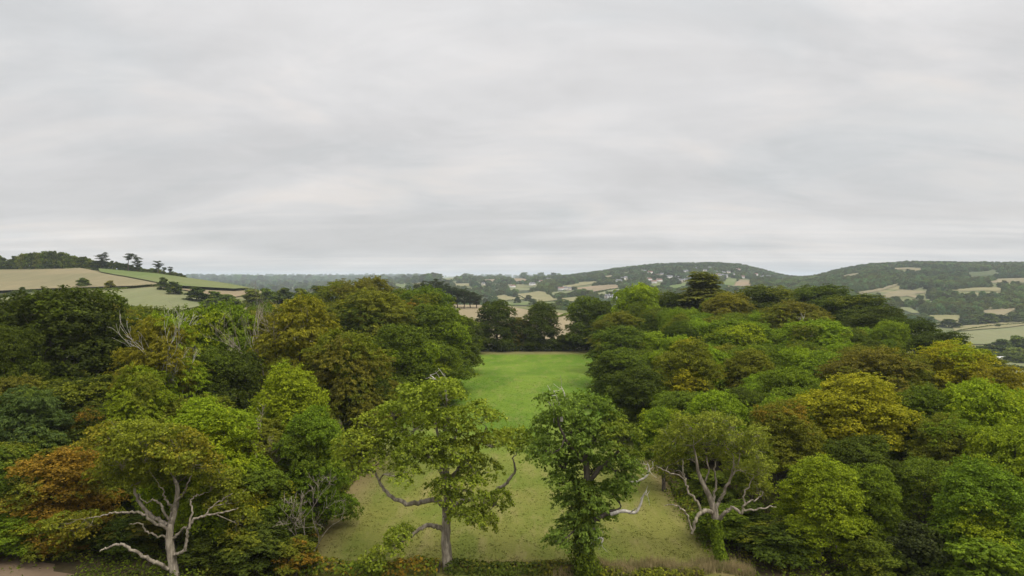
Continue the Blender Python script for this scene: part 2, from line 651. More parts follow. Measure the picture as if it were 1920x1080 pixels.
PAL = {  # leaf colours
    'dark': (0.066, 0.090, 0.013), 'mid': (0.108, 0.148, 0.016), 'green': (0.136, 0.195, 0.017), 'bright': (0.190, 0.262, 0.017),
    'lime': (0.235, 0.285, 0.016), 'olive': (0.146, 0.165, 0.018), 'brown': (0.150, 0.142, 0.021), 'yellow': (0.290, 0.270, 0.016),
    'blue': (0.086, 0.128, 0.036), 'orange': (0.235, 0.145, 0.020), 'gold': (0.195, 0.178, 0.019), 'conifer': (0.046, 0.060, 0.020),
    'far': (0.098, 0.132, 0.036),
}
WORDS = {'dark': 'dark green', 'mid': 'mid-green', 'green': 'fresh green', 'bright': 'bright green', 'lime': 'lime-green', 'olive': 'olive-green',
         'brown': 'brownish-green', 'yellow': 'yellow-green', 'blue': 'bluish-green', 'orange': 'orange-tinged', 'gold': 'golden-olive', 'conifer': 'blackish-green'}

# ------------------------------------------------------------------ the setting
def build_ground():
    radii = np.concatenate([[0.0], np.arange(6, 60, 6), np.arange(60, 330, 4), np.exp(np.linspace(math.log(330), math.log(12400), 250))])
    front = np.linspace(-0.80, 0.80, 420)
    back = np.linspace(0.80, 2 * np.pi - 0.80, 60)[1:-1]
    ang = np.concatenate([front, back])
    A, R = np.meshgrid(ang, radii)
    R2 = R / np.maximum(np.cos(np.clip(np.abs((A + np.pi) % (2 * np.pi) - np.pi), 0, 0.8)), 0.1) * 0.72
    X, Y = R2 * np.sin(A), R2 * np.cos(A)
    Z = height(X, Y)
    na, nr = len(ang), len(radii)
    k = np.arange(na)
    Q = np.concatenate([np.stack([i * na + k, (i + 1) * na + k, (i + 1) * na + (k + 1) % na, i * na + (k + 1) % na], 1) for i in range(nr - 1)])
    me = mesh_np('ground', np.stack([X, Y, Z], -1).reshape(-1, 3), Q, 4, (GROUND,), smooth=True)
    tag(link('ground', me), kind='structure')


build_ground()


def inside(poly, x, y):
    poly = np.asarray(poly)
    c = np.zeros(len(x), bool)
    j = len(poly) - 1
    for i in range(len(poly)):
        xi, yi, xj, yj = *poly[i][:2], *poly[j][:2]
        cond = ((yi > y) != (yj > y)) & (x < (xj - xi) * (y - yi) / (yj - yi + 1e-12) + xi)
        c ^= cond
        j = i
    return c


def sheet(name, poly, mat, lift, step):
    """a polygon laid over the ground as a fine clipped grid"""
    import bmesh
    poly = np.asarray(poly, float)[:, :2]
    bm = bmesh.new()
    f = bm.faces.new([bm.verts.new((p[0], p[1], 0)) for p in poly])
    for ax in (0, 1):
        lo, hi = poly[:, ax].min(), poly[:, ax].max()
        for c in np.arange(lo + step, hi, step):
            co, no = [0, 0, 0], [0, 0, 0]
            co[ax], no[ax] = c, 1
            bmesh.ops.bisect_plane(bm, geom=bm.verts[:] + bm.edges[:] + bm.faces[:], plane_co=co, plane_no=no)
    bmesh.ops.triangulate(bm, faces=[q for q in bm.faces if len(q.verts) > 4])
    bmesh.ops.recalc_face_normals(bm, faces=bm.faces[:])
    xs = np.array([v.co.x for v in bm.verts])
    ys = np.array([v.co.y for v in bm.verts])
    zs = height(xs, ys) + lift
    for v, z in zip(bm.verts, zs):
        v.co.z = z
    me = bpy.data.meshes.new(name)
    bm.to_mesh(me)
    bm.free()
    if len(me.polygons) and me.polygons[0].normal.z < 0:
        me.flip_normals()
    for p in me.polygons:
        p.use_smooth = True
    me.materials.append(mat)
    return tag(link(name, me), kind='structure')


sheet('meadow', [(-21, 59), (20.5, 59), (25, 120), (31, 200), (33, 244.5), (-24, 244.5), (-22, 150)], MEADOW, 0.03, 6)
sheet('path', [(-75, 55), (-36, 55), (-36.5, 57.2), (-38, 58.6), (-40.2, 59.0), (-41, 60.4), (-43.5, 60.8), (-45, 62.2), (-48, 62.4), (-51, 63.5), (-55, 63.2), (-60, 64.2), (-75, 64.0)], SOIL, 0.03, 4)

FIELDS = []          # world outlines of the far fields, so that woods keep off them


def far_field(name, pts, mat, start=262.0, lift=0.5):
    w_ = [hit(x, y, start) for x, y in pts]
    FIELDS.append(np.array(w_))
    d = np.mean([p[1] for p in w_])
    return sheet(name, w_, CROP[mat], lift + d * 0.0004, max(8.0, d * 0.012))


def plateau_field(name, pts, mat):
    w_ = [hit(x, y, 262) for x, y in pts]
    FIELDS.append(np.array(w_))
    return sheet(name, w_, CROP[mat], 0.15, 10)


for nm, mt, start, pts in [
    ('stubble_field', 'tan', 400, [(-60, 513), (0, 508), (60, 502), (110, 501), (150, 506), (185, 515), (240, 525), (300, 537), (250, 541), (150, 544), (60, 547), (-60, 552)]),
    ('pasture_field', 'green', 400, [(112, 501), (150, 501), (200, 504), (300, 518), (350, 525), (420, 535), (470, 544), (440, 546.5), (330, 541), (301, 536), (242, 524), (187, 514), (152, 505)]),
    ('pasture_field', 'pale', 262, [(-60, 570), (60, 552), (170, 549), (300, 541), (340, 552), (410, 566), (300, 592), (0, 622), (-60, 640)]),
    ('stubble_field', 'rose', 330, [(332, 543), (440, 548), (482, 546.5), (455, 556), (425, 562), (380, 552)]),
    ('stubble_field', 'gold', 262, [(850, 573), (930, 574), (1000, 585), (1085, 592), (1085, 645), (850, 645)]),
    ('pasture_field', 'olive', 700, [(920, 557), (945, 553.5), (984, 560), (984, 562), (935, 565)]),
    ('pasture_field', 'olive', 700, [(965, 552), (1010, 546.5), (1022, 548), (1035, 558), (1048, 562), (1015, 567), (986, 561)]),
    ('pasture_field', 'green', 700, [(935, 567), (1062, 567), (1062, 573), (940, 573)]),
    ('pasture_field', 'pale', 1500, [(822, 521), (880, 518.5), (886, 521), (850, 526), (825, 527)]),
    ('pasture_field', 'olive', 1200, [(850, 533), (885, 532), (880, 538), (855, 537)]),
    ('stubble_field', 'rose', 1500, [(905, 525), (930, 524), (925, 528), (905, 529)]),
    ('stubble_field', 'rose', 1500, [(940, 522.5), (965, 522), (990, 528), (965, 529)]),
    ('pasture_field', 'pale', 1200, [(955, 541), (995, 541), (995, 545), (955, 546)]),
    ('pasture_field', 'green', 1800, [(738, 533), (772, 531), (772, 538), (742, 542)]),
    ('stubble_field', 'rose', 900, [(1080, 541), (1160, 534), (1161, 540), (1100, 550), (1082, 548)]),
    ('pasture_field', 'pale', 900, [(1106, 552), (1165, 541), (1175, 545), (1130, 554)]),
    ('pasture_field', 'olive', 900, [(1052, 538), (1090, 530), (1118, 528), (1110, 533), (1085, 537), (1055, 541)]),
    ('pasture_field', 'pale', 900, [(1032, 548), (1078, 547), (1080, 552), (1050, 556), (1034, 553)]),
    ('pasture_field', 'olive', 900, [(1050, 560), (1095, 554.5), (1100, 556), (1075, 566), (1055, 566)]),
    ('pasture_field', 'green', 900, [(1036, 526), (1072, 522), (1060, 526), (1040, 528)]),
    ('stubble_field', 'tan', 900, [(1088, 518), (1104, 517), (1102, 521), (1088, 521)]),
    ('stubble_field', 'tan', 900, [(1130, 519), (1151, 516), (1148, 520), (1135, 522)]),
    ('pasture_field', 'green', 900, [(1215, 534), (1238, 532), (1240, 538), (1220, 538)]),
    ('pasture_field', 'green', 900, [(1250, 537), (1290, 531), (1285, 537), (1262, 543)]),
    ('pasture_field', 'green', 900, [(1353, 534), (1362, 523), (1384, 523), (1375, 537)]),
    ('stubble_field', 'rose', 900, [(1377, 537), (1386, 525), (1408, 527), (1409, 534), (1395, 538)]),
    ('stubble_field', 'tan', 900, [(1450, 524), (1472, 522), (1470, 527), (1458, 526)]),
    ('stubble_field', 'tan', 900, [(1495, 530), (1512, 526), (1510, 531)]),
    ('stubble_field', 'tan', 900, [(1577, 519), (1590, 515), (1613, 512), (1600, 519), (1585, 522)]),
    ('stubble_field', 'tan', 900, [(1674, 503), (1731, 503.5), (1730, 506), (1714, 510), (1708, 506), (1677, 506)]),
    ('stubble_field', 'tan', 700, [(1605, 549), (1655, 540), (1685, 532), (1687, 535), (1650, 546), (1615, 553)]),
    ('stubble_field', 'tan', 700, [(1650, 557), (1670, 548), (1690, 544), (1742, 547), (1735, 550), (1715, 552), (1722, 561), (1700, 556), (1670, 560)]),
    ('stubble_field', 'olive', 700, [(1770, 546), (1830, 540), (1877, 540), (1875, 547), (1840, 546)]),
    ('stubble_field', 'tan', 700, [(1857, 528), (1875, 523), (1945, 522), (1945, 530), (1885, 529), (1862, 532)]),
    ('stubble_field', 'tan', 600, [(1840, 583), (1910, 579), (1885, 590), (1878, 594), (1850, 589)]),
    ('pasture_field', 'olive', 500, [(1735, 592), (1800, 592), (1803, 600), (1800, 609), (1760, 602)]),
    ('pasture_field', 'pale', 500, [(1680, 576), (1705, 577), (1730, 589), (1710, 588)]),
    ('pasture_field', 'olive', 420, [(1785, 613), (1880, 605), (1900, 607), (1945, 603), (1945, 606), (1790, 623)]),
    ('pasture_field', 'pale', 420, [(1786, 626), (1945, 608), (1945, 634), (1880, 641), (1850, 647), (1810, 647)]),
    ('pasture_field', 'pale', 330, [(1872, 679), (1945, 684), (1945, 691), (1872, 686)]),
    ('pasture_field', 'pale', 330, [(1885, 695), (1945, 697), (1945, 720), (1885, 712)]),
    ('heath_slope', 'heath', 900, [(1812, 511), (1866, 506), (1876, 514), (1825, 519)]),
]:
    far_field(nm, pts, mt, start)

# ------------------------------------------------------------------ trees: crowns, trunks
def crown_leaves(rng, lobes, per_m2, L, W, style='billow', core=0.16, cen=None, autumn_k=None):
    """lobes: (n,7) centre xyz, radii xyz, weight. Leaf sprays sit in tufts over the outside of the lobes."""
    lobes = np.asarray(lobes, float)
    if cen is None:
        cen = lobes[:, :3].mean(0) - np.array([0, 0, lobes[:, 5].max() * 0.4])
    LV = Leaves()
    k1 = rng.uniform(0, 6) if autumn_k is None else autumn_k
    for i, lb in enumerate(lobes):
        c, r = lb[:3], lb[3:6]
        rm = float(np.mean(r))
        area = 4 * math.pi * rm * rm
        tuft_r = (0.38 if style != 'feather' else 0.44) * (0.75 + 0.10 * rm) * (L / 0.28) ** 0.5
        nt_ = max(6, int(area / (tuft_r * tuft_r * 2.0)))
        u = rand_unit(rng, nt_)
        u[:, 2] = np.where(u[:, 2] < -0.35, -u[:, 2] * 0.8, u[:, 2])
        u = unit(u)
        bumps = np.sin(u[:, 0] * 5 + i) * np.cos(u[:, 1] * 4 - i) + 0.8 * np.sin(u[:, 0] * 9 - 2 * i + u[:, 2] * 7) * np.cos(u[:, 1] * 8 + i)
        wob = 1 + 0.15 * bumps + rng.uniform(-0.14, 0.06, nt_) + rng.exponential(0.085, nt_)
        p = c + u * r * wob[:, None]
        keep = np.ones(nt_, bool)
        for j, ob in enumerate(lobes):
            if j != i:
                keep &= np.sum(((p - ob[:3]) / ob[3:6]) ** 2, 1) > 0.72
        keep &= (bumps > -1.0) | (rng.random(nt_) < 0.35)
        p, u = p[keep], u[keep]
        nt_ = len(p)
        if not nt_:
            continue
        tn = unit(u / r * rm * 0.8 + unit(p - cen) * 0.4 + np.array([0, 0, 0.55]))
        k = max(4, int(per_m2 * tuft_r * tuft_r * 3.0))
        tt = rng.uniform(0, 1, nt_)
        au = 0.5 + 0.5 * np.clip(np.sin(p[:, 0] * 0.55 + k1) * np.cos(p[:, 1] * 0.5 - k1) + 0.7 * np.sin(p[:, 2] * 0.7 + 2 * k1) + rng.normal(0, 0.25, nt_), -1, 1)
        q = rand_unit(rng, nt_ * k).reshape(nt_, k, 3)
        dn = np.sum(q * tn[:, None], 2)
        q = np.where((dn < -0.1)[..., None], q - 1.8 * dn[..., None] * tn[:, None], q)
        if style == 'feather':
            out_ = unit(unit(p - cen) * np.array([1, 1, 0.2]) + np.array([0, 0, -0.25]) + rng.normal(0, 0.3, (nt_, 3)))
            s_ = rng.uniform(-0.6, 1.5, (nt_, k, 1))
            pos = p[:, None] + q * tuft_r * rng.uniform(0.3, 0.75, (nt_, k, 1)) * np.array([1, 1, 0.5]) + out_[:, None] * s_ * tuft_r
            td = np.repeat(out_, k, 0)
        elif style == 'layer':
            pos = p[:, None] + q * tuft_r * rng.uniform(0.2, 1.4, (nt_, k, 1)) * np.array([1.3, 1.3, 0.55]) * rng.uniform(0.6, 1.3, (nt_, 1, 1))
            td = None
        else:
            pos = p[:, None] + q * tuft_r * rng.uniform(0.15, 1.25, (nt_, k, 1)) * rng.uniform(0.6, 1.35, (nt_, 1, 1))
            td = None
        nn = q * 0.5 + tn[:, None] * 0.5 + rng.normal(0, 0.50, (nt_, k, 3))
        nn[..., 2] += 0.15
        V = leaf_arrays(rng, pos.reshape(-1, 3), nn.reshape(-1, 3), L, W, 0.18 if style != 'feather' else 0.3, 0.14, td)
        tint = np.clip(0.40 * np.repeat(tt, k) + 0.60 * rng.uniform(0, 1, nt_ * k), 0, 1)
        LV.add(V, tint, np.repeat(au, k))
        if core > 0:                                    # leaves deeper in, so the crown is not hollow
            m = max(3, int(nt_ * k * core))
            u2 = rand_unit(rng, m)
            pc = c + u2 * r * (rng.uniform(0.2, 0.8, (m, 1)))
            V = leaf_arrays(rng, pc, u2 + rng.normal(0, 0.5, (m, 3)), L * 1.7, W * 1.8, 0.1, 0.1)
            LV.add(V, rng.uniform(0.2, 0.8, m), np.full(m, 0.3))
    return LV


def std_lobes(rng, R, z0, z1, n, habit='round'):
    """lobes of a crown of radius R between two heights"""
    H = z1 - z0
    out_ = []
    g = math.pi * (3 - math.sqrt(5))
    off = rng.uniform(0, 6)
    for i in range(n):
        f = (i + 0.5) / n
        if habit == 'dome':
            el = 1.0 - 0.98 * f
            cz, cr = z0 + H * (0.28 + 0.55 * el), 0.74 * R * math.sqrt(max(0.03, 1 - el ** 2.6))
        elif habit == 'flat':
            el = 1 - f * 0.75
            cz, cr = z0 + H * (0.45 + 0.40 * el), 0.82 * R * math.sqrt(max(0.02, 1 - el ** 2))
        elif habit == 'skirt':
            el = 1 - 2 * f * 0.95
            cz, cr = z0 + H * (0.48 + 0.42 * el), R * (0.70 - 0.16 * el - 0.34 * max(0, el) ** 2) * rng.uniform(0.8, 1.1)
        elif habit == 'tall':
            el = 1 - 2 * f * 0.93
            cz, cr = z0 + H * (0.50 + 0.39 * el), 0.62 * R * math.sqrt(max(0.05, 1 - abs(el) ** 2.2)) * (1.0 - 0.25 * el)
        else:
            el = 1 - 1.55 * f
            cz, cr = z0 + H * (0.47 + 0.36 * el), 0.66 * R * math.sqrt(max(0.04, 1 - el * el * 0.97))
        a = off + i * g + rng.uniform(-0.35, 0.35)
        rr = R * rng.uniform(0.29, 0.44)
        out_.append([cr * math.cos(a), cr * math.sin(a), cz + rng.uniform(-0.05, 0.05) * H, rr, rr, rr * rng.uniform(0.72, 0.95), 1])
    out_.append([0, 0, z0 + H * 0.52, R * 0.50, R * 0.50, H * 0.30, 1])
    return np.array(out_)


def trunk_geo(rng, H, lobes, r0, geo=None, sides=8, reach=0.55, twig=True):
    """a leaning, tapering stem with limbs out to the lobes"""
    geo = geo or Geo()
    ht = H * reach
    wob = rng.uniform(-0.035, 0.035, 2) * H
    st = spline([(0, 0, -0.6, r0 * 1.45), (0, 0, 0.5, r0 * 1.08), (wob[0] * 0.5, wob[1] * 0.5, ht * 0.5, r0 * 0.8), (wob[0], wob[1], ht, r0 * 0.5),
                 (wob[0] * 1.5, wob[1] * 1.5, H * 0.86, r0 * 0.12)], 5)
    geo.tube(st[:, :3], st[:, 3], sides, rng, 0.08)
    for lb in lobes:
        c = lb[:3]
        zf = np.clip(c[2] * rng.uniform(0.42, 0.62), 0.22 * H, 0.8 * H)
        k = int(np.argmin(np.abs(st[:, 2] - zf)))
        a, ra = st[k, :3], st[k, 3] * rng.uniform(0.42, 0.6)
        e = c + rng.normal(0, 0.15, 3) * lb[3]
        m1 = a + (e - a) * 0.4 + np.array([0, 0, -0.05 * H]) * rng.uniform(-0.4, 1) + rng.normal(0, 0.035 * H, 3)
        m2 = a + (e - a) * 0.72 + rng.normal(0, 0.035 * H, 3)
        L_ = spline([(*a, ra), (*m1, ra * 0.7), (*m2, ra * 0.45), (*e, ra * 0.25)], 4)
        geo.tube(L_[:, :3], L_[:, 3], max(4, sides - 3), rng, 0.1)
        if twig:
            for _ in range(4):
                i0 = rng.integers(len(L_) // 2, len(L_))
                b = L_[i0, :3]
                t_ = c + rand_unit(rng, 1)[0] * lb[3:6] * 0.95
                mm = (b + t_) / 2 + rng.normal(0, 0.25, 3)
                T_ = spline([(*b, L_[i0, 3] * 0.7), (*mm, L_[i0, 3] * 0.4), (*t_, 0.015)], 3)
                geo.tube(T_[:, :3], T_[:, 3], 4)
    return geo


# every kind of crown is grown once at height 16 m, crown radius 5 m, then placed with its own size, turn and colour
KIND = {}


def grow(key, habit, style, n, z0, seed, per=46, L=0.235, W=0.175, core=0.10):
    rng = np.random.default_rng(seed)
    lob = std_lobes(rng, 5.0, z0, 16.0, n, habit)
    LV = crown_leaves(rng, lob, per, L, W, style, core)
    V = np.concatenate(LV.V)
    top = np.percentile(V[..., 2], 99.7)
    cm = LV.mesh('crown_' + key, FOL)
    sel = lob[rng.permutation(len(lob))[:9]]
    tm = trunk_geo(rng, 14.5, sel, 0.34).mesh('trunk_' + key, (BARK,))
    rad_ = np.percentile(np.hypot(V[..., 0], V[..., 1]), 98)
    KIND[key] = (cm, tm, float(top), float(rad_))


grow('billow_a', 'round', 'billow', 19, 2.6, 11)
grow('billow_b', 'dome', 'billow', 22, 1.8, 12)
grow('billow_c', 'tall', 'billow', 19, 0.6, 13)
grow('layer_a', 'round', 'layer', 18, 2.4, 14, 44)
grow('layer_b', 'dome', 'layer', 20, 2.0, 15, 44)
grow('skirt_a', 'skirt', 'layer', 24, 0.0, 22, 44)
grow('skirt_b', 'skirt', 'billow', 24, 0.0, 23, 44)
grow('feather_a', 'round', 'feather', 18, 2.0, 16, 44, 0.31, 0.125)
grow('feather_b', 'tall', 'feather', 18, 0.6, 17, 44, 0.31, 0.125)
grow('feather_c', 'dome', 'feather', 21, 1.8, 18, 46, 0.31, 0.12)
grow('open_a', 'round', 'layer', 16, 3.0, 19, 24, 0.28, 0.2, 0.05)
grow('shrub_a', 'dome', 'billow', 13, -2.0, 20, 14, 0.48, 0.36)
grow('shrub_b', 'round', 'feather', 12, -1.5, 21, 14, 0.55, 0.30)

TREES = []            # (x, y, radius, top z) of all trees standing in the near woods


def accent(o, col, amt):
    o['accent'] = [float(c) for c in PAL[col]] if isinstance(col, str) else [float(c) for c in col]
    o['accent_amount'] = float(amt)


def jit(c, rng, s=0.10):
    c = np.array(c) * (1 + rng.uniform(-s, s)) * (1 + rng.uniform(-s * 0.7, s * 0.7, 3))
    return tuple(np.clip(c, 0.004, 0.6))


def plant(kind, x, y, H, R, col, label, rng, group=None, name='broadleaf_tree', cat='tree', acc=None, amt=0.0, z=None, reg=True, turn=None, bark=None):
    cm, tm, top, rad_ = KIND[kind]
    z = hgt(x, y) if z is None else z
    e = link(name, None, None, (x, y, z))
    e.empty_display_size = 0.5
    tag(e, label, cat, group)
    sz, sr = H / top, R / rad_
    rot = (0, 0, rng.uniform(0, 6.28) if turn is None else turn)
    t = link('trunk' if name != 'shrub' else 'stem', tm, e, rot=rot, scale=(sr, sr, sz))
    if bark:
        t.material_slots[0].link = 'OBJECT'
        t.material_slots[0].material = bark
    c = link('crown' if name != 'shrub' else 'foliage', cm, e, rot=rot, scale=(sr, sr, sz), color=jit(PAL[col] if isinstance(col, str) else col, rng, 0.07))
    c['kind'] = 'stuff'
    accent(c, acc or 'olive', amt if acc else 0.0)
    if reg:
        TREES.append((x, y, R, z + H))
    return e


# ---- trees of the near woods that can be singled out: crown centre column, top row, width in pixels, distance
HAND = [
    # px, ytop, wpx, Y, kind, colour, accent, amount, label
    (392, 752, 215, 66, 'skirt_b', 'bright', 'lime', 0.45, 'bright green round-topped tree behind the pale spreading tree at lower left'),
    (545, 684, 170, 80, 'skirt_a', 'lime', 'bright', 0.5, 'lime-green airy tree beside the meadow, left of the dark wood edge'),
    (588, 768, 150, 71, 'skirt_b', 'green', 'mid', 0.4, 'fresh green bushy tree at the meadow edge below the lime-green tree'),
    (300, 592, 165, 86, 'feather_b', 'gold', 'bright', 0.55, 'tall golden-olive tree right of the big dark oak'),
    (262, 690, 130, 79, 'feather_a', 'bright', 'olive', 0.45, 'yellowish green feathery tree above the bright round-topped tree'),
    (122, 542, 265, 98, 'billow_a', (0.052, 0.068, 0.013), 'mid', 0.25, 'big dark green oak against the hillside fields at left'),
    (52, 728, 165, 73, 'feather_b', 'blue', 'mid', 0.3, 'bluish green ash-like tree at the left picture edge'),
    (182, 762, 120, 78, 'layer_b', 'dark', 'orange', 0.33, 'shadowed dark tree with rusty sprigs below the big dark oak'),
    (408, 570, 150, 108, 'billow_b', 'green', 'lime', 0.42, 'billowing green tree right of the dead grey treetop'),
    (420, 655, 150, 93, 'billow_a', 'dark', 'mid', 0.3, 'dark tree in the gap between golden-olive and lime-green trees'),
    (565, 556, 170, 101, 'feather_b', 'gold', 'olive', 0.5, 'golden-brown tree with tall bare stems in the left wood'),
    (478, 588, 120, 113, 'layer_a', 'brown', 'olive', 0.4, 'brownish tree left of the golden tree with bare stems'),
    (652, 622, 190, 95, 'feather_c', 'olive', 'brown', 0.6, 'olive-brown drooping tree at the corner of the left wood'),
    (690, 700, 110, 92, 'feather_a', 'brown', 'dark', 0.5, 'brownish low tree shading the meadow edge'),
    (112, 842, 195, 64.5, 'skirt_b', 'orange', 'olive', 0.66, 'rust-orange autumn tree at lower left'),
    (35, 955, 150, 62, 'skirt_b', 'green', 'yellow', 0.35, 'fresh green tree in the lower left corner below the orange tree'),
    (462, 868, 200, 66, 'skirt_b', 'mid', 'yellow', 0.30, 'mid-green bushy tree behind the right limbs of the pale spreading tree'),
    (12, 610, 130, 86, 'open_a', 'dark', 'mid', 0.2, 'thin dark tree cut by the left edge under the green field'),
    (700, 545, 190, 150, 'feather_c', 'olive', 'dark', 0.4, 'dark olive broad tree on the crest of the left wood'),
    (692, 521, 120, 205, 'feather_c', 'brown', 'olive', 0.5, 'brown-green domed tree, highest on the left wood skyline'),
    (640, 527, 110, 200, 'layer_b', 'olive', 'brown', 0.5, 'olive tree just left of the highest dome on the left wood skyline'),
    (792, 539, 130, 185, 'billow_b', 'mid', 'olive', 0.4, 'green dome beside the cypress clump on the left wood crest'),
    (765, 560, 110, 165, 'layer_b', 'mid', 'orange', 0.30, 'green tree with an orange tuft on the left wood crest'),
    (815, 572, 150, 160, 'skirt_b', 'mid', 'bright', 0.4, 'green leafy tree bulging over the meadow from the left wood'),
    (852, 590, 115, 190, 'skirt_b', 'mid', 'dark', 0.4, 'mid-green tree at the far left corner of the meadow'),
    (806, 640, 140, 140, 'skirt_b', 'mid', 'lime', 0.3, 'mid-green tree with pale sprays overhanging the meadow from the left'),
    (750, 610, 160, 130, 'skirt_b', 'mid', 'bright', 0.42, 'broad green tree in the middle of the left wood edge'),
    # row closing the meadow
    (876, 600, 70, 238, 'skirt_b', 'dark', 'mid', 0.3, 'dark tree at the left end of the row closing the meadow'),
    (930, 564, 86, 249, 'skirt_b', 'dark', 'conifer', 0.5, 'tall round dark tree, left of the two rising from the far row'),
    (974, 596, 56, 251, 'skirt_b', 'brown', 'dark', 0.5, 'small brownish tree between the two tall trees of the far row'),
    (1013, 566, 82, 249, 'skirt_a', 'dark', 'mid', 0.35, 'tall dark tree in the centre of the row closing the meadow'),
    (1062, 628, 46, 250, 'skirt_b', 'dark', 'mid', 0.3, 'low dark tree under the gap showing golden stubble'),
    (1100, 556, 92, 246, 'skirt_b', 'mid', 'dark', 0.5, 'mid-green tall tree at the right end of the far row'),
    (1130, 566, 70, 240, 'skirt_b', 'dark', 'mid', 0.3, 'dark tree filling the corner between far row and right wood'),
    # right wood
    (1198, 533, 100, 222, 'billow_b', 'lime', 'bright', 0.4, 'lime-green round tree standing above the far end of the right wood'),
    (1270, 548, 90, 220, 'layer_b', 'dark', 'olive', 0.4, 'dark tree between the lime-green tree and the conifer'),
    (1160, 585, 110, 190, 'feather_c', 'olive', 'mid', 0.5, 'olive tree at the meadow side below the lime-green tree'),
    (1165, 612, 130, 165, 'skirt_b', 'mid', 'olive', 0.4, 'mid-green leaning tree overhanging the far meadow from the right'),
    (1165, 655, 130, 138, 'skirt_b', 'mid', 'dark', 0.4, 'dark-sided green tree bulging over the meadow from the right wood'),
    (1195, 690, 140, 112, 'skirt_b', 'dark', 'mid', 0.4, 'dark green tree behind the ivy-clad tree at the meadow edge'),
    (1290, 636, 120, 116, 'layer_a', 'olive', 'yellow', 0.55, 'yellowish olive tree just inside the right wood'),
    (1245, 766, 120, 84, 'billow_b', 'green', 'lime', 0.5, 'fresh green layered tree above the pale-limbed bare tree'),
    (1365, 550, 110, 195, 'feather_c', 'gold', 'brown', 0.5, 'golden-brown dome right of the conifer'),
    (1440, 536, 130, 215, 'layer_b', 'dark', 'olive', 0.5, 'dark olive tree on the skyline under the village hill'),
    (1492, 566, 150, 172, 'feather_c', 'brown', 'olive', 0.55, 'brown-green smooth dome on the right wood crest'),
    (1535, 535, 130, 222, 'layer_b', 'dark', 'mid', 0.3, 'dark green tree on the right wood skyline below the saddle of the hills'),
    (1598, 552, 140, 200, 'layer_b', 'dark', 'olive', 0.3, 'dark spreading tree stepping down the right skyline'),
    (1650, 574, 120, 182, 'layer_a', 'dark', 'mid', 0.3, 'dark tree with ragged top on the falling right skyline'),
    (1705, 596, 120, 168, 'layer_b', 'dark', 'conifer', 0.3, 'dark flat-topped tree halfway down the right skyline'),
    (1760, 622, 120, 150, 'layer_b', 'dark', 'conifer', 0.3, 'blackish green tree where the right skyline meets the pale valley field'),
    (1668, 602, 70, 160, 'billow_b', 'bright', 'green', 0.3, 'small bright green crown among the dark trees of the right crest'),
    (1640, 655, 210, 106, 'feather_c', 'brown', 'olive', 0.5, 'broad brown-bronze beech in the middle of the right wood'),
    (1792, 642, 150, 110, 'layer_b', 'yellow', 'lime', 0.45, 'yellow-green tree on the right slope above the bright canopy'),
    (1868, 686, 130, 104, 'layer_b', 'yellow', 'gold', 0.5, 'yellow tree at the right edge above the valley fields'),
    (1604, 703, 205, 84, 'layer_a', (0.255, 0.262, 0.018), 'yellow', 0.42, 'large yellow-leaved maple in the right wood'),
    (1462, 752, 150, 79, 'layer_b', 'olive', 'orange', 0.27, 'olive tree with orange sprays left of the large yellow maple'),
    (1408, 800, 90, 74, 'feather_a', 'mid', 'olive', 0.4, 'mid-green feathery tree behind the pale-limbed bare tree'),
    (1537, 856, 180, 64, 'skirt_a', 'bright', 'lime', 0.45, 'bright green maple-like tree right of the pale-limbed tree'),
    (1632, 872, 130, 66, 'skirt_b', 'green', 'bright', 0.4, 'fresh green tree tucked behind the bright maple-like tree'),
    (1845, 715, 170, 82, 'billow_b', 'bright', 'lime', 0.35, 'bright green broad crown at the right picture edge, upper'),
    (1775, 780, 150, 76, 'layer_b', 'olive', 'green', 0.45, 'olive-green spreading tree right of the large yellow maple'),
    (1900, 800, 170, 70, 'billow_b', 'bright', 'lime', 0.35, 'bright green crown cut by the right picture edge'),
    (1850, 865, 210, 61, 'skirt_a', 'green', 'lime', 0.45, 'big fresh green tree filling the lower right corner'),
    (1735, 860, 120, 68, 'open_a', 'mid', 'olive', 0.4, 'shaded mid-green tree between yellow maple and dark yew-like bush'),
    (1540, 660, 130, 118, 'billow_a', 'green', 'bright', 0.4, 'fresh green tree left of the bronze beech'),
    (1480, 690, 120, 103, 'billow_b', 'green', 'mid', 0.4, 'green billowy tree above the olive tree with orange sprays'),
    (1380, 600, 140, 150, 'billow_b', 'green', 'lime', 0.4, 'green crown below the golden-brown dome'),
    (1530, 600, 130, 150, 'billow_b', 'bright', 'olive', 0.4, 'bright green crown below the brown-green smooth dome'),
]
rngH = np.random.default_rng(5)
for (px, yt, wp, Y, kd, colr, ac, am, lab) in HAND:
    p = at(px, yt, Y)
    g_ = hgt(p[0], Y)
    H = p[2] - g_
    plant(kd, p[0], Y, max(H, 4.0), wp / 2.0 / F * Y * 1.04, colr, lab, rngH, None, acc=ac, amt=am)

# ---- the rest of both woods, in rough rows
def ordinal(i):
    return {1: 'first', 2: 'second', 3: 'third', 4: 'fourth', 5: 'fifth', 6: 'sixth', 7: 'seventh', 8: 'eighth', 9: 'ninth', 10: 'tenth',
            11: 'eleventh', 12: 'twelfth', 13: 'thirteenth', 14: 'fourteenth', 15: 'fifteenth', 16: 'sixteenth', 17: 'seventeenth', 18: 'eighteenth'}.get(i, str(i) + 'th')


def sil_right(px):
    return np.interp(px, [1090, 1120, 1160, 1230, 1300, 1400, 1500, 1600, 1700, 1800, 1850, 1900, 1960], [600, 585, 555, 556, 548, 545, 545, 557, 592, 645, 668, 712, 748])


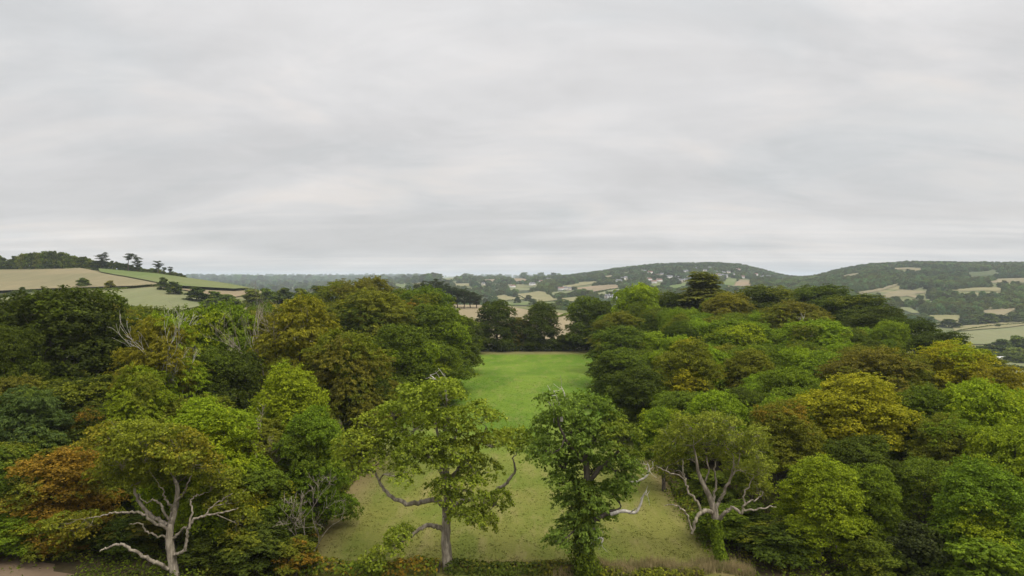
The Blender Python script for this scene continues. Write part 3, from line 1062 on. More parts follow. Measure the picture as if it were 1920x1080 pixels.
def canopy_right(x, y):
    """height of the tree tops in the right wood"""
    px = 960 + F * x / y
    z = 10.5 + (y - 62) * 0.068
    z = z + 1.6 * wav(x, y, 22, 0.8)
    if px > 960:
        z = min(z, 26.5 - y * (sil_right(px) + 5 - 522) / F)
    return z


def canopy_left(x, y):
    z = 15.5 + 8.5 * np.clip((y - 66) / 38, 0, 1) - 3.0 * np.clip((x + 30) / 10.0, 0, 1) + 1.3 * wav(x, y, 20, 2.8)
    px = 960 + F * x / y
    lim = np.interp(px, [-100, 0, 60, 200, 300, 450, 560, 620, 700, 800, 880], [590, 585, 560, 560, 580, 575, 555, 535, 528, 545, 605])
    return min(z, 26.5 - y * (lim + 4 - 522) / F)


HANDPX = [(h[0], h[1], h[2], h[3]) for h in HAND]


def fill(side):
    rng = np.random.default_rng(77 if side == 'left' else 88)
    cand = []
    rows = np.arange(64, 246, 9.2 if side == 'left' else 7.8)
    for ri, y0 in enumerate(rows):
        if side == 'left':
            xs = np.arange(-26.5, -0.80 * y0 - 6, -9.0)
        else:
            xs = np.arange(26.5 + 0.03 * (y0 - 60), min(0.80 * y0 + 6, 76 + 0.22 * y0), 7.3)
        for xi, x0 in enumerate(xs):
            x = x0 + rng.uniform(-2.2, 2.2)
            y = y0 + rng.uniform(-2.4, 2.4)
            z = canopy_left(x, y) if side == 'left' else canopy_right(x, y)
            z += rng.uniform(-1.6, 0.4)
            cpx, crad = 960 + F * x / y, 4.6 / y * F
            for (hp, ht, hw, hy) in HANDPX:                 # stay low in front of the trees that stand out
                if hy > y and abs(hp - cpx) < hw * 0.42 + crad:
                    z = min(z, 26.5 - y * (ht + (0.62 if side == 'left' else 0.34) * hw - 522) / F)
            H = z - hgt(x, y)
            if H < 4.5:
                continue
            if any((x - t[0]) ** 2 + (y - t[1]) ** 2 < (t[2] * 0.75 + (1.6 if side == 'left' else 0.9)) ** 2 for t in TREES):
                continue
            cand.append((ri, y, x, H, z))
    return cand


def skyline_test(cands, rad_of):
    """keep only the trees that rise above the ones in front of them somewhere"""
    cols = np.arange(-60, 1990, 6.0)
    sky_ = np.full(len(cols), 1e9)
    allt = [(t[1], t[0], t[2], t[3], None) for t in TREES] + [(c[1], c[2], rad_of(c), c[4], c) for c in cands]
    allt.sort(key=lambda q: q[0])
    keep = []
    for (y, x, R, z, c) in allt:
        px, py = to_px(np.array([x, y, z]))
        pr = R / y * F
        q = (cols - px) / max(pr, 1)
        m = np.abs(q) < 0.92
        top = py + (1 - np.sqrt(np.maximum(0, 1 - q[m] ** 2))) * pr * 0.9
        if c is not None and m.any() and np.mean(top < sky_[m] - 4) > 0.14:
            keep.append(c)
        sky_[m] = np.minimum(sky_[m], top + 3)
    return keep


PR = {'left': [('billow_a', 'dark', 'mid'), ('feather_c', 'olive', 'brown'), ('billow_b', 'mid', 'olive'), ('layer_b', 'dark', 'olive'), ('feather_a', 'brown', 'olive'), ('billow_a', 'mid', 'dark')],
      'right': [('billow_b', 'green', 'bright'), ('billow_a', 'mid', 'green'), ('layer_a', 'olive', 'yellow'), ('billow_b', 'bright', 'green'), ('layer_b', 'mid', 'olive'), ('feather_c', 'olive', 'brown'),
                ('billow_a', 'green', 'mid'), ('feather_a', 'mid', 'olive'), ('layer_b', 'dark', 'mid')]}
HABIT = {'b': 'billowy', 'l': 'tiered', 'f': 'feathery', 'o': 'open'}
for side in ('left', 'right'):
    rng = np.random.default_rng(303 if side == 'left' else 404)
    cands = skyline_test(fill(side), lambda c: 6.0 if side == 'left' else 4.8)
    byrow = {}
    for c in cands:
        byrow.setdefault(c[0], []).append(c)
    for rank, ri in enumerate(sorted(byrow), 1):
        for k, (r_, y, x, H, z) in enumerate(sorted(byrow[ri], key=lambda c: abs(c[2])), 1):
            kd, co, ac = PR[side][rng.integers(len(PR[side]))]
            if side == 'right' and (x > 60 + 0.19 * y) and y > 115:
                co, ac = ('dark', 'mid') if rng.random() < 0.75 else ('olive', 'dark')
            lab = f'{WORDS[co]} {HABIT[kd[0]]} tree in the {side}-hand wood, {ordinal(rank)} row back, {ordinal(k)} from the meadow'
            plant(kd, x, y, H, min(H * 0.62, rng.uniform(5.4, 6.9) if side == 'left' else rng.uniform(3.9, 5.9)), co, lab, rng, f'trees filling the {side}-hand wood', acc=ac, amt=rng.uniform(0.18, 0.4))

# ---- shrubs along the wood edges and under the far row
rng = np.random.default_rng(909)
SH = []
for i in range(17):
    t = i / 16.0
    SH.append((-21.5 - 2.2 * math.sin(i * 1.7) ** 2 - 1.5 * t, 66 + 172 * t ** 1.25, 'left'))
    SH.append((21.2 + 1.6 * math.sin(i * 2.1) ** 2 + 9.0 * t ** 0.9, 68 + 170 * t ** 1.25, 'right'))
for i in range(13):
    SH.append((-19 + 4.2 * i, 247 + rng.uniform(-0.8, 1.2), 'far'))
cnt = {'left': 0, 'right': 0, 'far': 0}
for (x, y, s) in SH:
    cnt[s] += 1
    hh = rng.uniform(2.6, 5.0) if s != 'far' else rng.uniform(4.0, 6.2)
    place = {'left': 'along the left edge of the meadow', 'right': 'along the right edge of the meadow', 'far': 'in the dark undergrowth closing the meadow'}[s]
    order = f'{ordinal(cnt[s])} from the front' if s != 'far' else f'{ordinal(cnt[s])} from the left'
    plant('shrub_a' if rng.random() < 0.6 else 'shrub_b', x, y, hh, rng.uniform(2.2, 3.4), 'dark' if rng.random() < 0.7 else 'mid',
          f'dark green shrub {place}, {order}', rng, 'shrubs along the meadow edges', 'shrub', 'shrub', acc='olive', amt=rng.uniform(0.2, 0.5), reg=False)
for (px, yt, wp, Y, co, ac, am, lab) in [
        (1722, 985, 130, 60, 'conifer', 'dark', 0.5, 'dense dark yew-like bush at the lower right'),
        (1455, 985, 150, 63, 'dark', 'olive', 0.4, 'dark bush right of the pale-limbed tree trunk'),
        (1400, 940, 110, 70, 'dark', 'mid', 0.3, 'shaded bush behind the pale-limbed tree'),
        (480, 985, 150, 60.5, 'dark', 'olive', 0.35, 'dark bush right of the pale spreading tree trunk'),
        (395, 1000, 130, 62, 'dark', 'mid', 0.3, 'dark bush directly behind the pale spreading tree'),
        (245, 975, 140, 64, 'dark', 'brown', 0.4, 'shadowed bush left of the pale spreading tree trunk'),
        (555, 1010, 90, 60, 'olive', 'orange', 0.5, 'olive and rust bush at the bottom left corner of the meadow'),
        (1640, 1010, 110, 60, 'mid', 'olive', 0.4, 'mid-green bush below the bright maple-like tree'),
        (1840, 1010, 160, 57, 'green', 'bright', 0.4, 'green bush under the tree in the lower right corner'),
        (60, 1000, 150, 65, 'dark', 'mid', 0.3, 'dark bush above the bare earth in the lower left corner'),
        (150, 1000, 120, 65, 'olive', 'orange', 0.4, 'olive bush under the rust-orange tree'),
]:
    p = at(px, yt, Y)
    plant('shrub_a' if wp < 135 else 'shrub_b', p[0], Y, p[2] - hgt(p[0], Y), wp / 2 / F * Y, co, lab, rng, None, 'shrub', 'shrub', acc=ac, amt=am, reg=False)


# ------------------------------------------------------------------ the four standing trees at the front, limb by limb
def hero(name, label, base, Y, trunk, limbs, lobes, col, acc, amt, bark, seed, per=22, style='layer', L=0.34, W=0.24, core=0.05,
         dead=(), ivy=None, twigs=5, deadbark=DEAD, skip=0, thin=1.0):
    """trunk/limbs: polylines in pixels (px, py, radius px[, metres nearer(-)/farther(+)]); lobes: px, py, rx, ry, metres farther"""
    rng = np.random.default_rng(seed)
    s = Y / F
    b = at(base[0], base[1], Y)
    b[2] = hgt(b[0], Y)
    e = link(name, None, None, b)
    e.empty_display_size = 0.5
    tag(e, label, 'tree')

    def poly(pl, k=1.0):
        return spline([(*(at(q[0], q[1], Y + (q[3] if len(q) > 3 else 0)) - b), q[2] * s * k) for q in pl], 5)
    g = Geo()
    tp = poly(trunk)
    tp = np.vstack([[*(tp[0, :3] * [1, 1, 0] + [0, 0, -0.7]), tp[0, 3] * 1.35], tp])
    g.tube(tp[:, :3], tp[:, 3], 10, rng, 0.10)
    tr = link('trunk', g.mesh('trunk', (bark,)), e)
    nodes = [tp]
    for pl in limbs:
        P_ = poly(pl, thin)
        P_[1:-1, :3] += rng.normal(0, 0.05, P_[1:-1, :3].shape)
        P_[:, 3] = np.maximum(P_[:, 3], 0.02)
        g = Geo()
        g.tube(P_[:, :3], P_[:, 3], 7, rng, 0.08)
        link('limb', g.mesh('limb', (bark,)), e)
        nodes.append(P_)
    for pl in dead:
        P_ = poly(pl)
        g = Geo()
        g.tube(P_[:, :3], np.maximum(P_[:, 3], 0.025), 6, rng, 0.08)
        for _ in range(5):
            i0 = rng.integers(len(P_) // 3, len(P_))
            d_ = unit(rng.normal(0, 1, 3) + np.array([0, -0.2, 0.7])) * rng.uniform(0.5, 1.5)
            T_ = spline([(*P_[i0, :3], P_[i0, 3] * 0.5), (*(P_[i0, :3] + d_ * 0.5 + rng.normal(0, 0.1, 3)), P_[i0, 3] * 0.35), (*(P_[i0, :3] + d_), 0.012)], 3)
            g.tube(T_[:, :3], np.maximum(T_[:, 3], 0.014), 4)
        link('dead_branch', g.mesh('dead_branch', (deadbark,)), e)
    allp = np.vstack([q[len(q) // 3:] for q in nodes[:1] + nodes[1 + skip:]])
    lw = []
    for q in lobes:
        c = at(q[0], q[1], Y + (q[4] if len(q) > 4 else rng.uniform(-2.2, 2.2))) - b
        rx, rz = q[2] * s, q[3] * s
        lw.append([*c, rx, rx * 0.95, rz, 1])
    # break every lobe into smaller sprays so the crown is ragged with holes
    sub = []
    g = Geo()
    for lb in lw:
        c, r = np.array(lb[:3]), np.array(lb[3:6])
        k = int(np.argmin(np.linalg.norm(allp[:, :3] - c, axis=1) + 0.25 * np.maximum(0, allp[:, 2] - c[2])))
        a, ra = allp[k, :3], min(allp[k, 3] * 0.7, 0.11)
        m1 = (a + c) / 2 + rng.normal(0, 0.22, 3)
        B = spline([(*a, ra), (*m1, ra * 0.75), (*c, ra * 0.5)], 4)
        g.tube(B[:, :3], np.maximum(B[:, 3], 0.02), 5, rng, 0.1)
        ns = max(6, int(4.6 * r[0] * r[2]))
        u = rand_unit(rng, ns)
        u[:, 2] = np.where(u[:, 2] < -0.5, -u[:, 2], u[:, 2])
        for d_ in u:
            e_ = c + d_ * r * rng.uniform(0.55, 0.98)
            i0 = rng.integers(len(B) // 2, len(B))
            mm = (B[i0, :3] + e_) / 2 + rng.normal(0, 0.12, 3)
            T_ = spline([(*B[i0, :3], ra * 0.45), (*mm, ra * 0.3), (*e_, 0.012)], 3)
            g.tube(T_[:, :3], np.maximum(T_[:, 3], 0.012), 4)
            rr = rng.uniform(0.45, 0.85)
            sub.append([*e_, rr, rr, rr * 0.72, 1])
            for _ in range(max(0, twigs - 4)):
                d2 = unit(rng.normal(0, 1, 3) + d_) * rng.uniform(0.5, 1.1)
                T2 = spline([(*e_, 0.014), (*(e_ + d2 * 0.6 + rng.normal(0, 0.05, 3)), 0.011), (*(e_ + d2), 0.008)], 2)
                g.tube(T2[:, :3], T2[:, 3], 3)
    tw = link('twigs', g.mesh('twigs', (bark,)), e)
    tw['kind'] = 'stuff'
    LV = crown_leaves(rng, np.array(sub), per, L, W, style, core, cen=np.array([0, 0, 4.0]))
    cr = link('crown', LV.mesh('crown', FOL), e, color=PAL[col] if isinstance(col, str) else col)
    cr['kind'] = 'stuff'
    accent(cr, acc, amt)
    if ivy:
        y0, y1, thick, ic, n_ = ivy
        zt = [at(base[0], yy, Y)[2] - b[2] for yy in (y0, y1)]
        k = rng.uniform(0, 1, n_)
        z = zt[0] + (zt[1] - zt[0]) * k
        cx = np.interp(z, tp[:, 2], tp[:, 0])
        cyy = np.interp(z, tp[:, 2], tp[:, 1])
        rr = np.interp(z, tp[:, 2], tp[:, 3])
        a = rng.uniform(0, 6.283, n_)
        rr = rr + rng.uniform(0.02, 1, n_) ** 1.6 * thick * (1 + 0.5 * np.sin(z * 2.1 + a))
        C_ = np.stack([cx + rr * np.cos(a), cyy + rr * np.sin(a), z], 1)
        nn = np.stack([np.cos(a), np.sin(a), np.full(n_, 0.5)], 1) + rng.normal(0, 0.4, (n_, 3))
        LI = Leaves()
        LI.add(leaf_arrays(rng, C_, nn, 0.22, 0.20), rng.uniform(0, 1, n_), rng.uniform(0, 0.5, n_))
        io = link('ivy', LI.mesh('ivy', FOL), tr, color=PAL[ic])
        io['kind'] = 'stuff'
        accent(io, 'olive', 0.1)
    return e


hero('oak_tree', 'wide olive-green tree with bare pale limbs standing at lower left', (330, 1100), 59,
     [(332, 1112, 9.5), (327, 1075, 8.5), (322, 1045, 8), (318, 1015, 7.4), (319, 990, 6, 0), (325, 965, 6, .5), (331, 940, 5, 1), (333, 915, 4, 1), (326, 895, 2.5, 1.5)],
     [[(324, 1068, 6), (300, 1058, 5.5, -.6), (282, 1050, 5, -1), (262, 1038, 4.5, -1.2), (245, 1030, 4.2, -1.3), (225, 1021, 3.6, -1.4), (205, 1025, 2.8, -1.5), (187, 1034, 1.4, -1.6)],
      [(316, 992, 5), (290, 980, 4, -.8), (272, 966, 3.6, -1.2), (255, 960, 3.3, -1.4), (235, 962, 2.8, -1.6), (210, 962, 2.2, -1.8), (188, 968, 1.6, -2), (160, 974, .8, -2.2)],
      [(314, 985, 6, .2), (285, 967, 5.5, .8), (268, 950, 4.8, 1), (255, 928, 4, 1.2), (249, 908, 3, 1.4), (240, 885, 1.6, 1.4)],
      [(322, 1040, 5), (340, 1036, 4.2, -.6), (348, 1025, 4, -.9), (350, 1008, 3.8, -1), (353, 990, 3.6, -1), (362, 977, 3.2, -1), (383, 967, 2.9, -1), (417, 960, 2.2, -1.2), (447, 952, 1, -1.3)],
      [(355, 985, 3, -1), (360, 957, 2.6, -.9), (358, 940, 2.2, -.8), (368, 930, 1.8, -.8), (382, 924, .9, -.7)],
      [(322, 1012, 4), (338, 997, 3.2, -.3), (352, 986, 2.6, -.9)],
      [(382, 967, 2, -1), (400, 948, 1.7, -1), (423, 933, 1.2, -1), (436, 925, .7, -1)],
      [(314, 1008, 3.2), (293, 1005, 2.7, -.7), (274, 995, 2.4, -1), (263, 982, 1.8, -1.1), (243, 983, .8, -1.2)],
      [(322, 980, 4), (310, 965, 3.4, -.6), (303, 948, 3, -.8), (290, 938, 2.4, -.8), (272, 942, 1.6, -.9), (260, 925, .9, -.8)],
      [(326, 960, 4), (318, 945, 3.2, -.7), (308, 932, 2.4, -.9), (305, 918, 1.6, -1), (296, 905, .8, -.9)],
      [(330, 940, 3.4), (345, 925, 2.6, -.3), (352, 905, 1.8, -.4), (360, 890, .9, -.4)]],
     [(205, 822, 48, 26), (262, 830, 60, 34), (325, 842, 56, 36), (235, 862, 60, 34), (300, 872, 60, 34), (362, 872, 50, 38), 
      (205, 895, 44, 26, 1.5), (262, 900, 44, 22, 2), (398, 905, 40, 34, 1), (430, 935, 36, 30, 1.5), (340, 900, 40, 20, 2.5), (180, 985, 38, 18, .5), (120, 990, 40, 18, .5), (140, 1005, 34, 16, .3), (455, 985, 30, 26, 2)],
     (0.180, 0.205, 0.022), 'gold', 0.38, PALE, 31, per=27, style='layer', L=0.24, W=0.18, core=0.08, twigs=5, skip=1, thin=0.68)

hero('oak_tree', 'see-through olive-green tree with thick grey trunk, left of the two in front of the meadow', (839, 1076), 61,
     [(841, 1076, 11), (838, 1045, 9.5), (836, 1010, 9), (837, 975, 8.5), (839, 940, 8), (839, 905, 6.5), (834, 870, 5), (826, 835, 3.6), (818, 800, 2), (815, 770, 1)],
     [[(832, 994, 5), (815, 985, 4.4, -.6), (797, 986, 4, -1), (781, 996, 3.4, -1.2), (768, 1007, 2.6, -1.3), (750, 1020, 1.4, -1.4)],
      [(838, 958, 6), (822, 939, 5, -.2), (800, 938, 4.8, -.4), (772, 945, 4.4, -.5), (746, 938, 3.8, -.5), (726, 925, 3.2, -.4), (713, 905, 2.6, -.3), (702, 884, 1.6, 0), (688, 876, .8, 0)],
      [(840, 962, 6), (856, 945, 5, .6), (882, 936, 4.2, 1), (914, 930, 3.6, 1.2), (940, 914, 3.2, 1.3), (956, 898, 2.8, 1.3), (967, 880, 2.2, 1.2), (961, 862, 1.4, 1), (972, 846, .8, 1)],
      [(839, 905, 4.5), (862, 878, 3.8, -.6), (884, 852, 3, -1), (902, 825, 2, -1.2), (912, 800, 1, -1.4)],
      [(838, 900, 4), (812, 866, 3.2, .6), (785, 838, 2.6, 1), (758, 812, 1.6, 1.2), (740, 790, .8, 1.2)],
      [(835, 875, 3.4), (850, 840, 2.6, .4), (856, 805, 1.8, .6), (850, 770, .9, .7)]],
     [(782, 748, 40, 28), (838, 752, 44, 32), (735, 780, 40, 28), (700, 815, 40, 28), (775, 805, 46, 32), (845, 808, 46, 34), (900, 790, 40, 30), (668, 838, 34, 26), (725, 850, 40, 30),
      (790, 855, 42, 30), (860, 862, 44, 32), (925, 835, 36, 28), (965, 830, 32, 28), (905, 890, 36, 30), (690, 880, 30, 22), (745, 895, 36, 22), (880, 925, 40, 30), (925, 950, 30, 28),
      (875, 970, 34, 24), (905, 990, 20, 18), (790, 765, 24, 20, -1.5), (838, 915, 30, 24, -1.8), (828, 880, 34, 26, -2.0), (848, 945, 24, 18, -1.6), (822, 840, 36, 28, -2.0), (835, 800, 36, 28, -2), (760, 1012, 30, 16, -1.4), (730, 1030, 28, 18, -1.5), (705, 1058, 24, 16, -1.6), (985, 845, 24, 22), (645, 865, 22, 18)],
     (0.205, 0.258, 0.030), 'gold', 0.17, PALE, 32, per=26, style='billow', L=0.25, W=0.19, core=0.0, twigs=4,
     dead=[[(838, 752, 2.2, -1), (836, 735, 2, -1), (834, 720, 1.5, -1), (822, 715, 1.2, -1), (806, 703, .7, -1)], [(836, 726, 1.3, -1), (837, 716, .9, -1), (838, 708, .6, -1)]])

hero('ash_tree', 'ivy-clad darker green tree with bare twigs on top, in front of the meadow', (1096, 1074), 60,
     [(1097, 1078, 12), (1096, 1040, 11), (1094, 1000, 10.5), (1096, 960, 9.5), (1100, 920, 8), (1100, 880, 6), (1095, 840, 4.5), (1085, 805, 3), (1078, 780, 1.5)],
     [[(1102, 985, 5), (1120, 972, 4.2, -.4), (1140, 962, 3.4, -.7), (1160, 955, 2, -.8)],
      [(1100, 930, 5), (1075, 895, 4, .5), (1050, 870, 3, .8), (1030, 845, 1.6, 1)],
      [(1100, 905, 5), (1130, 875, 4, -.4), (1155, 850, 3, -.6), (1170, 825, 1.5, -.7)],
      [(1098, 870, 4), (1065, 830, 3, -.6), (1050, 800, 2, -1), (1045, 780, 1.5, -1)],
      [(1096, 850, 3.6), (1115, 815, 2.6, .8), (1125, 785, 1.2, 1)]],
     [(1050, 768, 34, 26), (1095, 765, 42, 28), (1135, 790, 34, 28), (1025, 805, 34, 26), (1070, 812, 44, 32), (1115, 830, 44, 32), (1160, 830, 36, 30), (1020, 848, 30, 24), (1065, 862, 40, 28),
      (1110, 880, 44, 32), (1165, 870, 34, 28), (1185, 900, 26, 24), (1060, 908, 32, 22), (1105, 935, 42, 30), (1150, 930, 34, 26), (1068, 952, 26, 24), (1120, 975, 32, 26), (1072, 992, 30, 26), (1050, 1018, 20, 20), (1110, 1012, 22, 22)],
     (0.140, 0.205, 0.034), 'olive', 0.25, BARK, 33, per=24, style='feather', L=0.30, W=0.15, core=0.06, twigs=4,
     dead=[[(1053, 790, 3, -1), (1052, 770, 2.6, -1), (1046, 752, 2, -1), (1038, 732, .9, -1)], [(1053, 775, 2.4, -1), (1060, 757, 1.8, -1), (1058, 738, 1.2, -1), (1052, 724, .6, -1)],
           [(1046, 778, 2, -1), (1034, 762, 1.4, -1), (1021, 742, .7, -1)],
           [(1145, 964, 4, -.8), (1168, 958, 3.4, -1), (1190, 961, 2.8, -1), (1200, 948, 2.2, -1), (1206, 930, 1.6, -1), (1213, 920, .8, -1)],
           [(1175, 905, 2.2, -1), (1195, 902, 2, -1), (1212, 893, 1.6, -1), (1217, 878, 1, -1), (1214, 868, .6, -1)],
           [(1112, 990, 3, -.8), (1120, 1005, 2.6, -1), (1130, 1012, 1.8, -1), (1124, 1024, .9, -1)]],
     ivy=(1076, 900, 0.75, 'mid', 9000))

hero('ash_tree', 'fan-crowned olive tree with bare pale limbs and ivy-wrapped trunk, right of the meadow', (1353, 1066), 62,
     [(1356, 1067, 9.5), (1351, 1045, 8.2), (1346, 1015, 8), (1342, 985, 7.8), (1340, 962, 7), (1334, 940, 5.6), (1325, 920, 4.8), (1316, 902, 4), (1309, 884, 3.2), (1306, 862, 2.2), (1300, 835, 1)],
     [[(1340, 965, 6), (1346, 945, 5.4, .6), (1356, 925, 4.4, .9), (1368, 900, 3.4, 1), (1380, 878, 2.6, 1), (1388, 850, 1.2, 1)],
      [(1338, 962, 6.5), (1326, 957, 6, -.8), (1313, 962, 5.6, -1.2), (1304, 975, 5.2, -1.4), (1297, 1001, 3.0, -1.5)],
      [(1299, 996, 3, -1.5), (1290, 970, 2.6, -1.6), (1281, 955, 2.2, -1.7), (1265, 947, 1.6, -1.8), (1246, 948, .8, -1.8)],
      [(1316, 960, 4.2, -1), (1304, 936, 3.6, -.8), (1293, 925, 3.2, -.6), (1285, 905, 2.8, -.5), (1277, 893, 2.2, -.5), (1252, 886, 1.6, -.5), (1230, 873, .8, -.5)],
      [(1348, 976, 6), (1360, 960, 5, -.7), (1375, 952, 4.4, -1), (1390, 962, 4, -1.2), (1395, 948, 3, -1.2), (1404, 941, 2.4, -1.2), (1420, 935, 1.8, -1.2), (1432, 922, .8, -1.2)],
      [(1391, 957, 3, -1.2), (1418, 954, 2.4, -1.4), (1440, 951, 1.8, -1.5), (1456, 951, .8, -1.5)],
      [(1396, 946, 2.4, -1.2), (1395, 925, 2, -1), (1405, 910, 1.6, -1), (1414, 892, .8, -1)],
      [(1285, 906, 2.4, -.5), (1282, 885, 1.9, -.4), (1280, 862, 1.2, -.3)],
      [(1336, 945, 4, .3), (1342, 910, 3, .8), (1340, 880, 2.2, 1), (1345, 850, 1.2, 1)],
      [(1368, 900, 2.6, 1), (1376, 870, 1.8, .6), (1372, 845, 1, .4)],
      [(1320, 910, 3.2, .2), (1328, 885, 2.4, -.4), (1325, 855, 1.2, -.5)]],
     [(1295, 800, 40, 24), (1340, 800, 44, 26), (1385, 815, 36, 26), (1262, 828, 36, 26), (1308, 832, 44, 26), (1358, 834, 44, 26), (1405, 850, 34, 28), (1250, 862, 32, 24), (1292, 860, 34, 20, 1.5), (1350, 862, 34, 18, 1.5),
      (1395, 885, 32, 24, 1.4), (1425, 885, 26, 24), (1258, 888, 24, 18, 1), (1420, 915, 24, 20, 1.5)],
     (0.195, 0.225, 0.032), 'olive', 0.35, PALE, 34, per=30, style='feather', L=0.26, W=0.11, core=0.0, twigs=8,
     ivy=(1056, 972, 0.17, 'green', 3600), thin=0.66)


# ------------------------------------------------------------------ dead and bare trees
def bare_tree(name, label, px, base_y, top_y, Y, spread, seed, stems=1, bark=DEAD, r0=0.2, levels=4, lean=(0, 0)):
    rng = np.random.default_rng(seed)
    b = at(px, base_y, Y)
    b[2] = hgt(b[0], Y)
    H = at(px, top_y, Y)[2] - b[2]
    e = link(name, None, None, b)
    e.empty_display_size = 0.5
    tag(e, label, 'tree' if name != 'dead_bush' else 'bush')
    gt, gb = Geo(), Geo()

    def grow_(p, d, ln, r, lv):
        n = 4
        pts = [(*p, r)]
        q = p.copy()
        for i in range(n):
            d = unit(d + rng.normal(0, 0.16, 3) + np.array([0, 0, 0.04]))
            q = q + d * ln / n
            pts.append((*q, max(0.012, r * (1 - 0.42 * (i + 1) / n))))
        S = spline(pts, 2)
        (gt if lv == 0 else gb).tube(S[:, :3], S[:, 3], 7 if lv < 2 else 4, rng, 0.06)
        if lv >= levels:
            return
        for _ in range(rng.integers(2, 5)):
            i0 = rng.integers(len(S) // 2, len(S))
            dd = unit(unit(S[i0, :3] - S[i0 - 1, :3]) + rng.normal(0, 0.62 * spread, 3) + np.array([0, 0, 0.18]))
            grow_(S[i0, :3].copy(), dd, ln * rng.uniform(0.45, 0.72), max(0.014, S[i0, 3] * 0.62), lv + 1)
    for i in range(stems):
        d0 = unit(np.array([lean[0], lean[1], 1.0]) + rng.normal(0, 0.13 if stems > 1 else 0.05, 3) * np.array([1, 1, 0.2]))
        grow_(np.array([rng.normal(0, 0.25) if stems > 1 else 0, rng.normal(0, 0.2) if stems > 1 else 0, -0.4]), d0, H * 0.5, r0, 0)
    link('trunk', gt.mesh('trunk', (bark,)), e)
    br = link('branches', gb.mesh('branches', (bark,)), e)
    br['kind'] = 'stuff'
    return e


bare_tree('dead_tree', 'dead grey tree with leafless top against the hillside fields', 298, 900, 536, 90, 0.34, 41, 2, DEAD, 0.24, 4)
bare_tree('dead_tree', 'thin grey leafless tree right of the dead treetop', 332, 900, 548, 91, 0.5, 42, 1, DEAD, 0.28, 4)
bare_tree('dead_tree', 'pale bare stems rising through the golden-brown tree', 562, 900, 542, 103, 0.36, 43, 3, PALE, 0.30, 4)
bare_tree('dead_bush', 'grey leafless bush leaning over the left meadow corner', 572, 1060, 880, 64, 0.8, 44, 3, PALE, 0.065, 4, (0.25, -0.1))
bare_tree('dead_tree', 'small bleached dead tree in the dark crest of the right wood', 1690, 760, 618, 136, 0.9, 45, 1, DEAD, 0.18, 4)
bare_tree('dead_tree', 'bare grey snag on the brown dome of the right wood', 1500, 760, 562, 160, 0.8, 46, 1, DEAD, 0.18, 3)
bare_tree('dead_bush', 'grey twiggy bush between the bright round-topped and fresh green trees', 494, 960, 786, 69, 0.5, 47, 2, PALE, 0.06, 4)

# ------------------------------------------------------------------ conifers
def needle_clump(LV, rng, c, r, n, L=0.5, W=0.22, tint=None):
    u = rand_unit(rng, n)
    u[:, 2] = np.abs(u[:, 2]) * 0.9 - 0.15
    pos = c + u * r * rng.uniform(0.6, 1.05, (n, 1))
    nn = u * 0.6 + np.array([0, 0, 0.6]) + rng.normal(0, 0.4, (n, 3))
    LV.add(leaf_arrays(rng, pos, nn, L, W, 0.1), np.clip((rng.uniform(0, 1) if tint is None else tint) * 0.5 + 0.5 * rng.uniform(0, 1, n), 0, 1), np.full(n, 0.4))


def pine_kind(key, seed, H=16.0, tiers=6, flat=True, base=0.45, R=4.2):
    rng = np.random.default_rng(seed)
    LV, g = Leaves(), Geo()
    st = spline([(0, 0, -0.6, 0.42), (0, 0, 0.6, 0.34), (rng.uniform(-.5, .5), rng.uniform(-.5, .5), H * 0.5, 0.27), (rng.uniform(-.8, .8), rng.uniform(-.8, .8), H * 0.9, 0.12)], 6)
    g.tube(st[:, :3], st[:, 3], 8, rng, 0.06)
    for k in range(tiers):
        f = k / (tiers - 1.0)
        z = H * (base + (0.96 - base) * f)
        if flat:
            rr = R * (0.45 + 0.55 * math.sin(min(1, f * 1.15) * math.pi * 0.62)) * (1.0 if f < 0.9 else 0.7)
        else:
            rr = R * (1.0 - 0.86 * f)
        nb = rng.integers(3, 6) if flat else rng.integers(6, 9)
        a0 = rng.uniform(0, 6.28)
        for j in range(nb):
            a = a0 + j * 6.283 / nb + rng.uniform(-0.3, 0.3)
            ln = rr * rng.uniform(0.65, 1.05)
            i0 = int(np.argmin(np.abs(st[:, 2] - (z - ln * (0.25 if flat else -0.02)))))
            p0 = st[i0, :3]
            zj = z + rng.normal(0, 0.06 * H)
            p1 = np.array([p0[0] + ln * math.cos(a), p0[1] + ln * math.sin(a), zj + (0 if flat else -0.10 * ln)])
            B = spline([(*p0, st[i0, 3] * 0.45), (*((p0 + p1) / 2 + np.array([0, 0, 0.25])), 0.07), (*p1, 0.03)], 4)
            g.tube(B[:, :3], B[:, 3], 5)
            for t in np.linspace(0.35, 1.0, 5):
                c = p0 * (1 - t) + p1 * t + rng.normal(0, 0.18, 3)
                s_ = rng.uniform(0.7, 1.15) * (1.0 if flat else 0.8) * (0.75 + 0.4 * t)
                needle_clump(LV, rng, c + np.array([0, 0, 0.2]), np.array([s_ * 1.15, s_ * 1.15, s_ * (0.75 if flat else 0.6)]), 80, 0.40, 0.2)
    V = np.concatenate(LV.V)
    KIND[key] = (LV.mesh('crown_' + key, FOL), g.mesh('trunk_' + key, (PINEBARK,)), float(np.percentile(V[..., 2], 99.7)), float(np.percentile(np.hypot(V[..., 0], V[..., 1]), 98)))


pine_kind('pine_a', 51, tiers=6, base=0.5)
pine_kind('pine_b', 52, tiers=5, base=0.66, R=3.6)
pine_kind('pine_c', 53, tiers=8, base=0.30, R=3.8)
pine_kind('cedar', 54, tiers=22, flat=False, base=0.06, R=5.0)
pine_kind('cypress', 55, tiers=9, base=0.32, R=4.6)

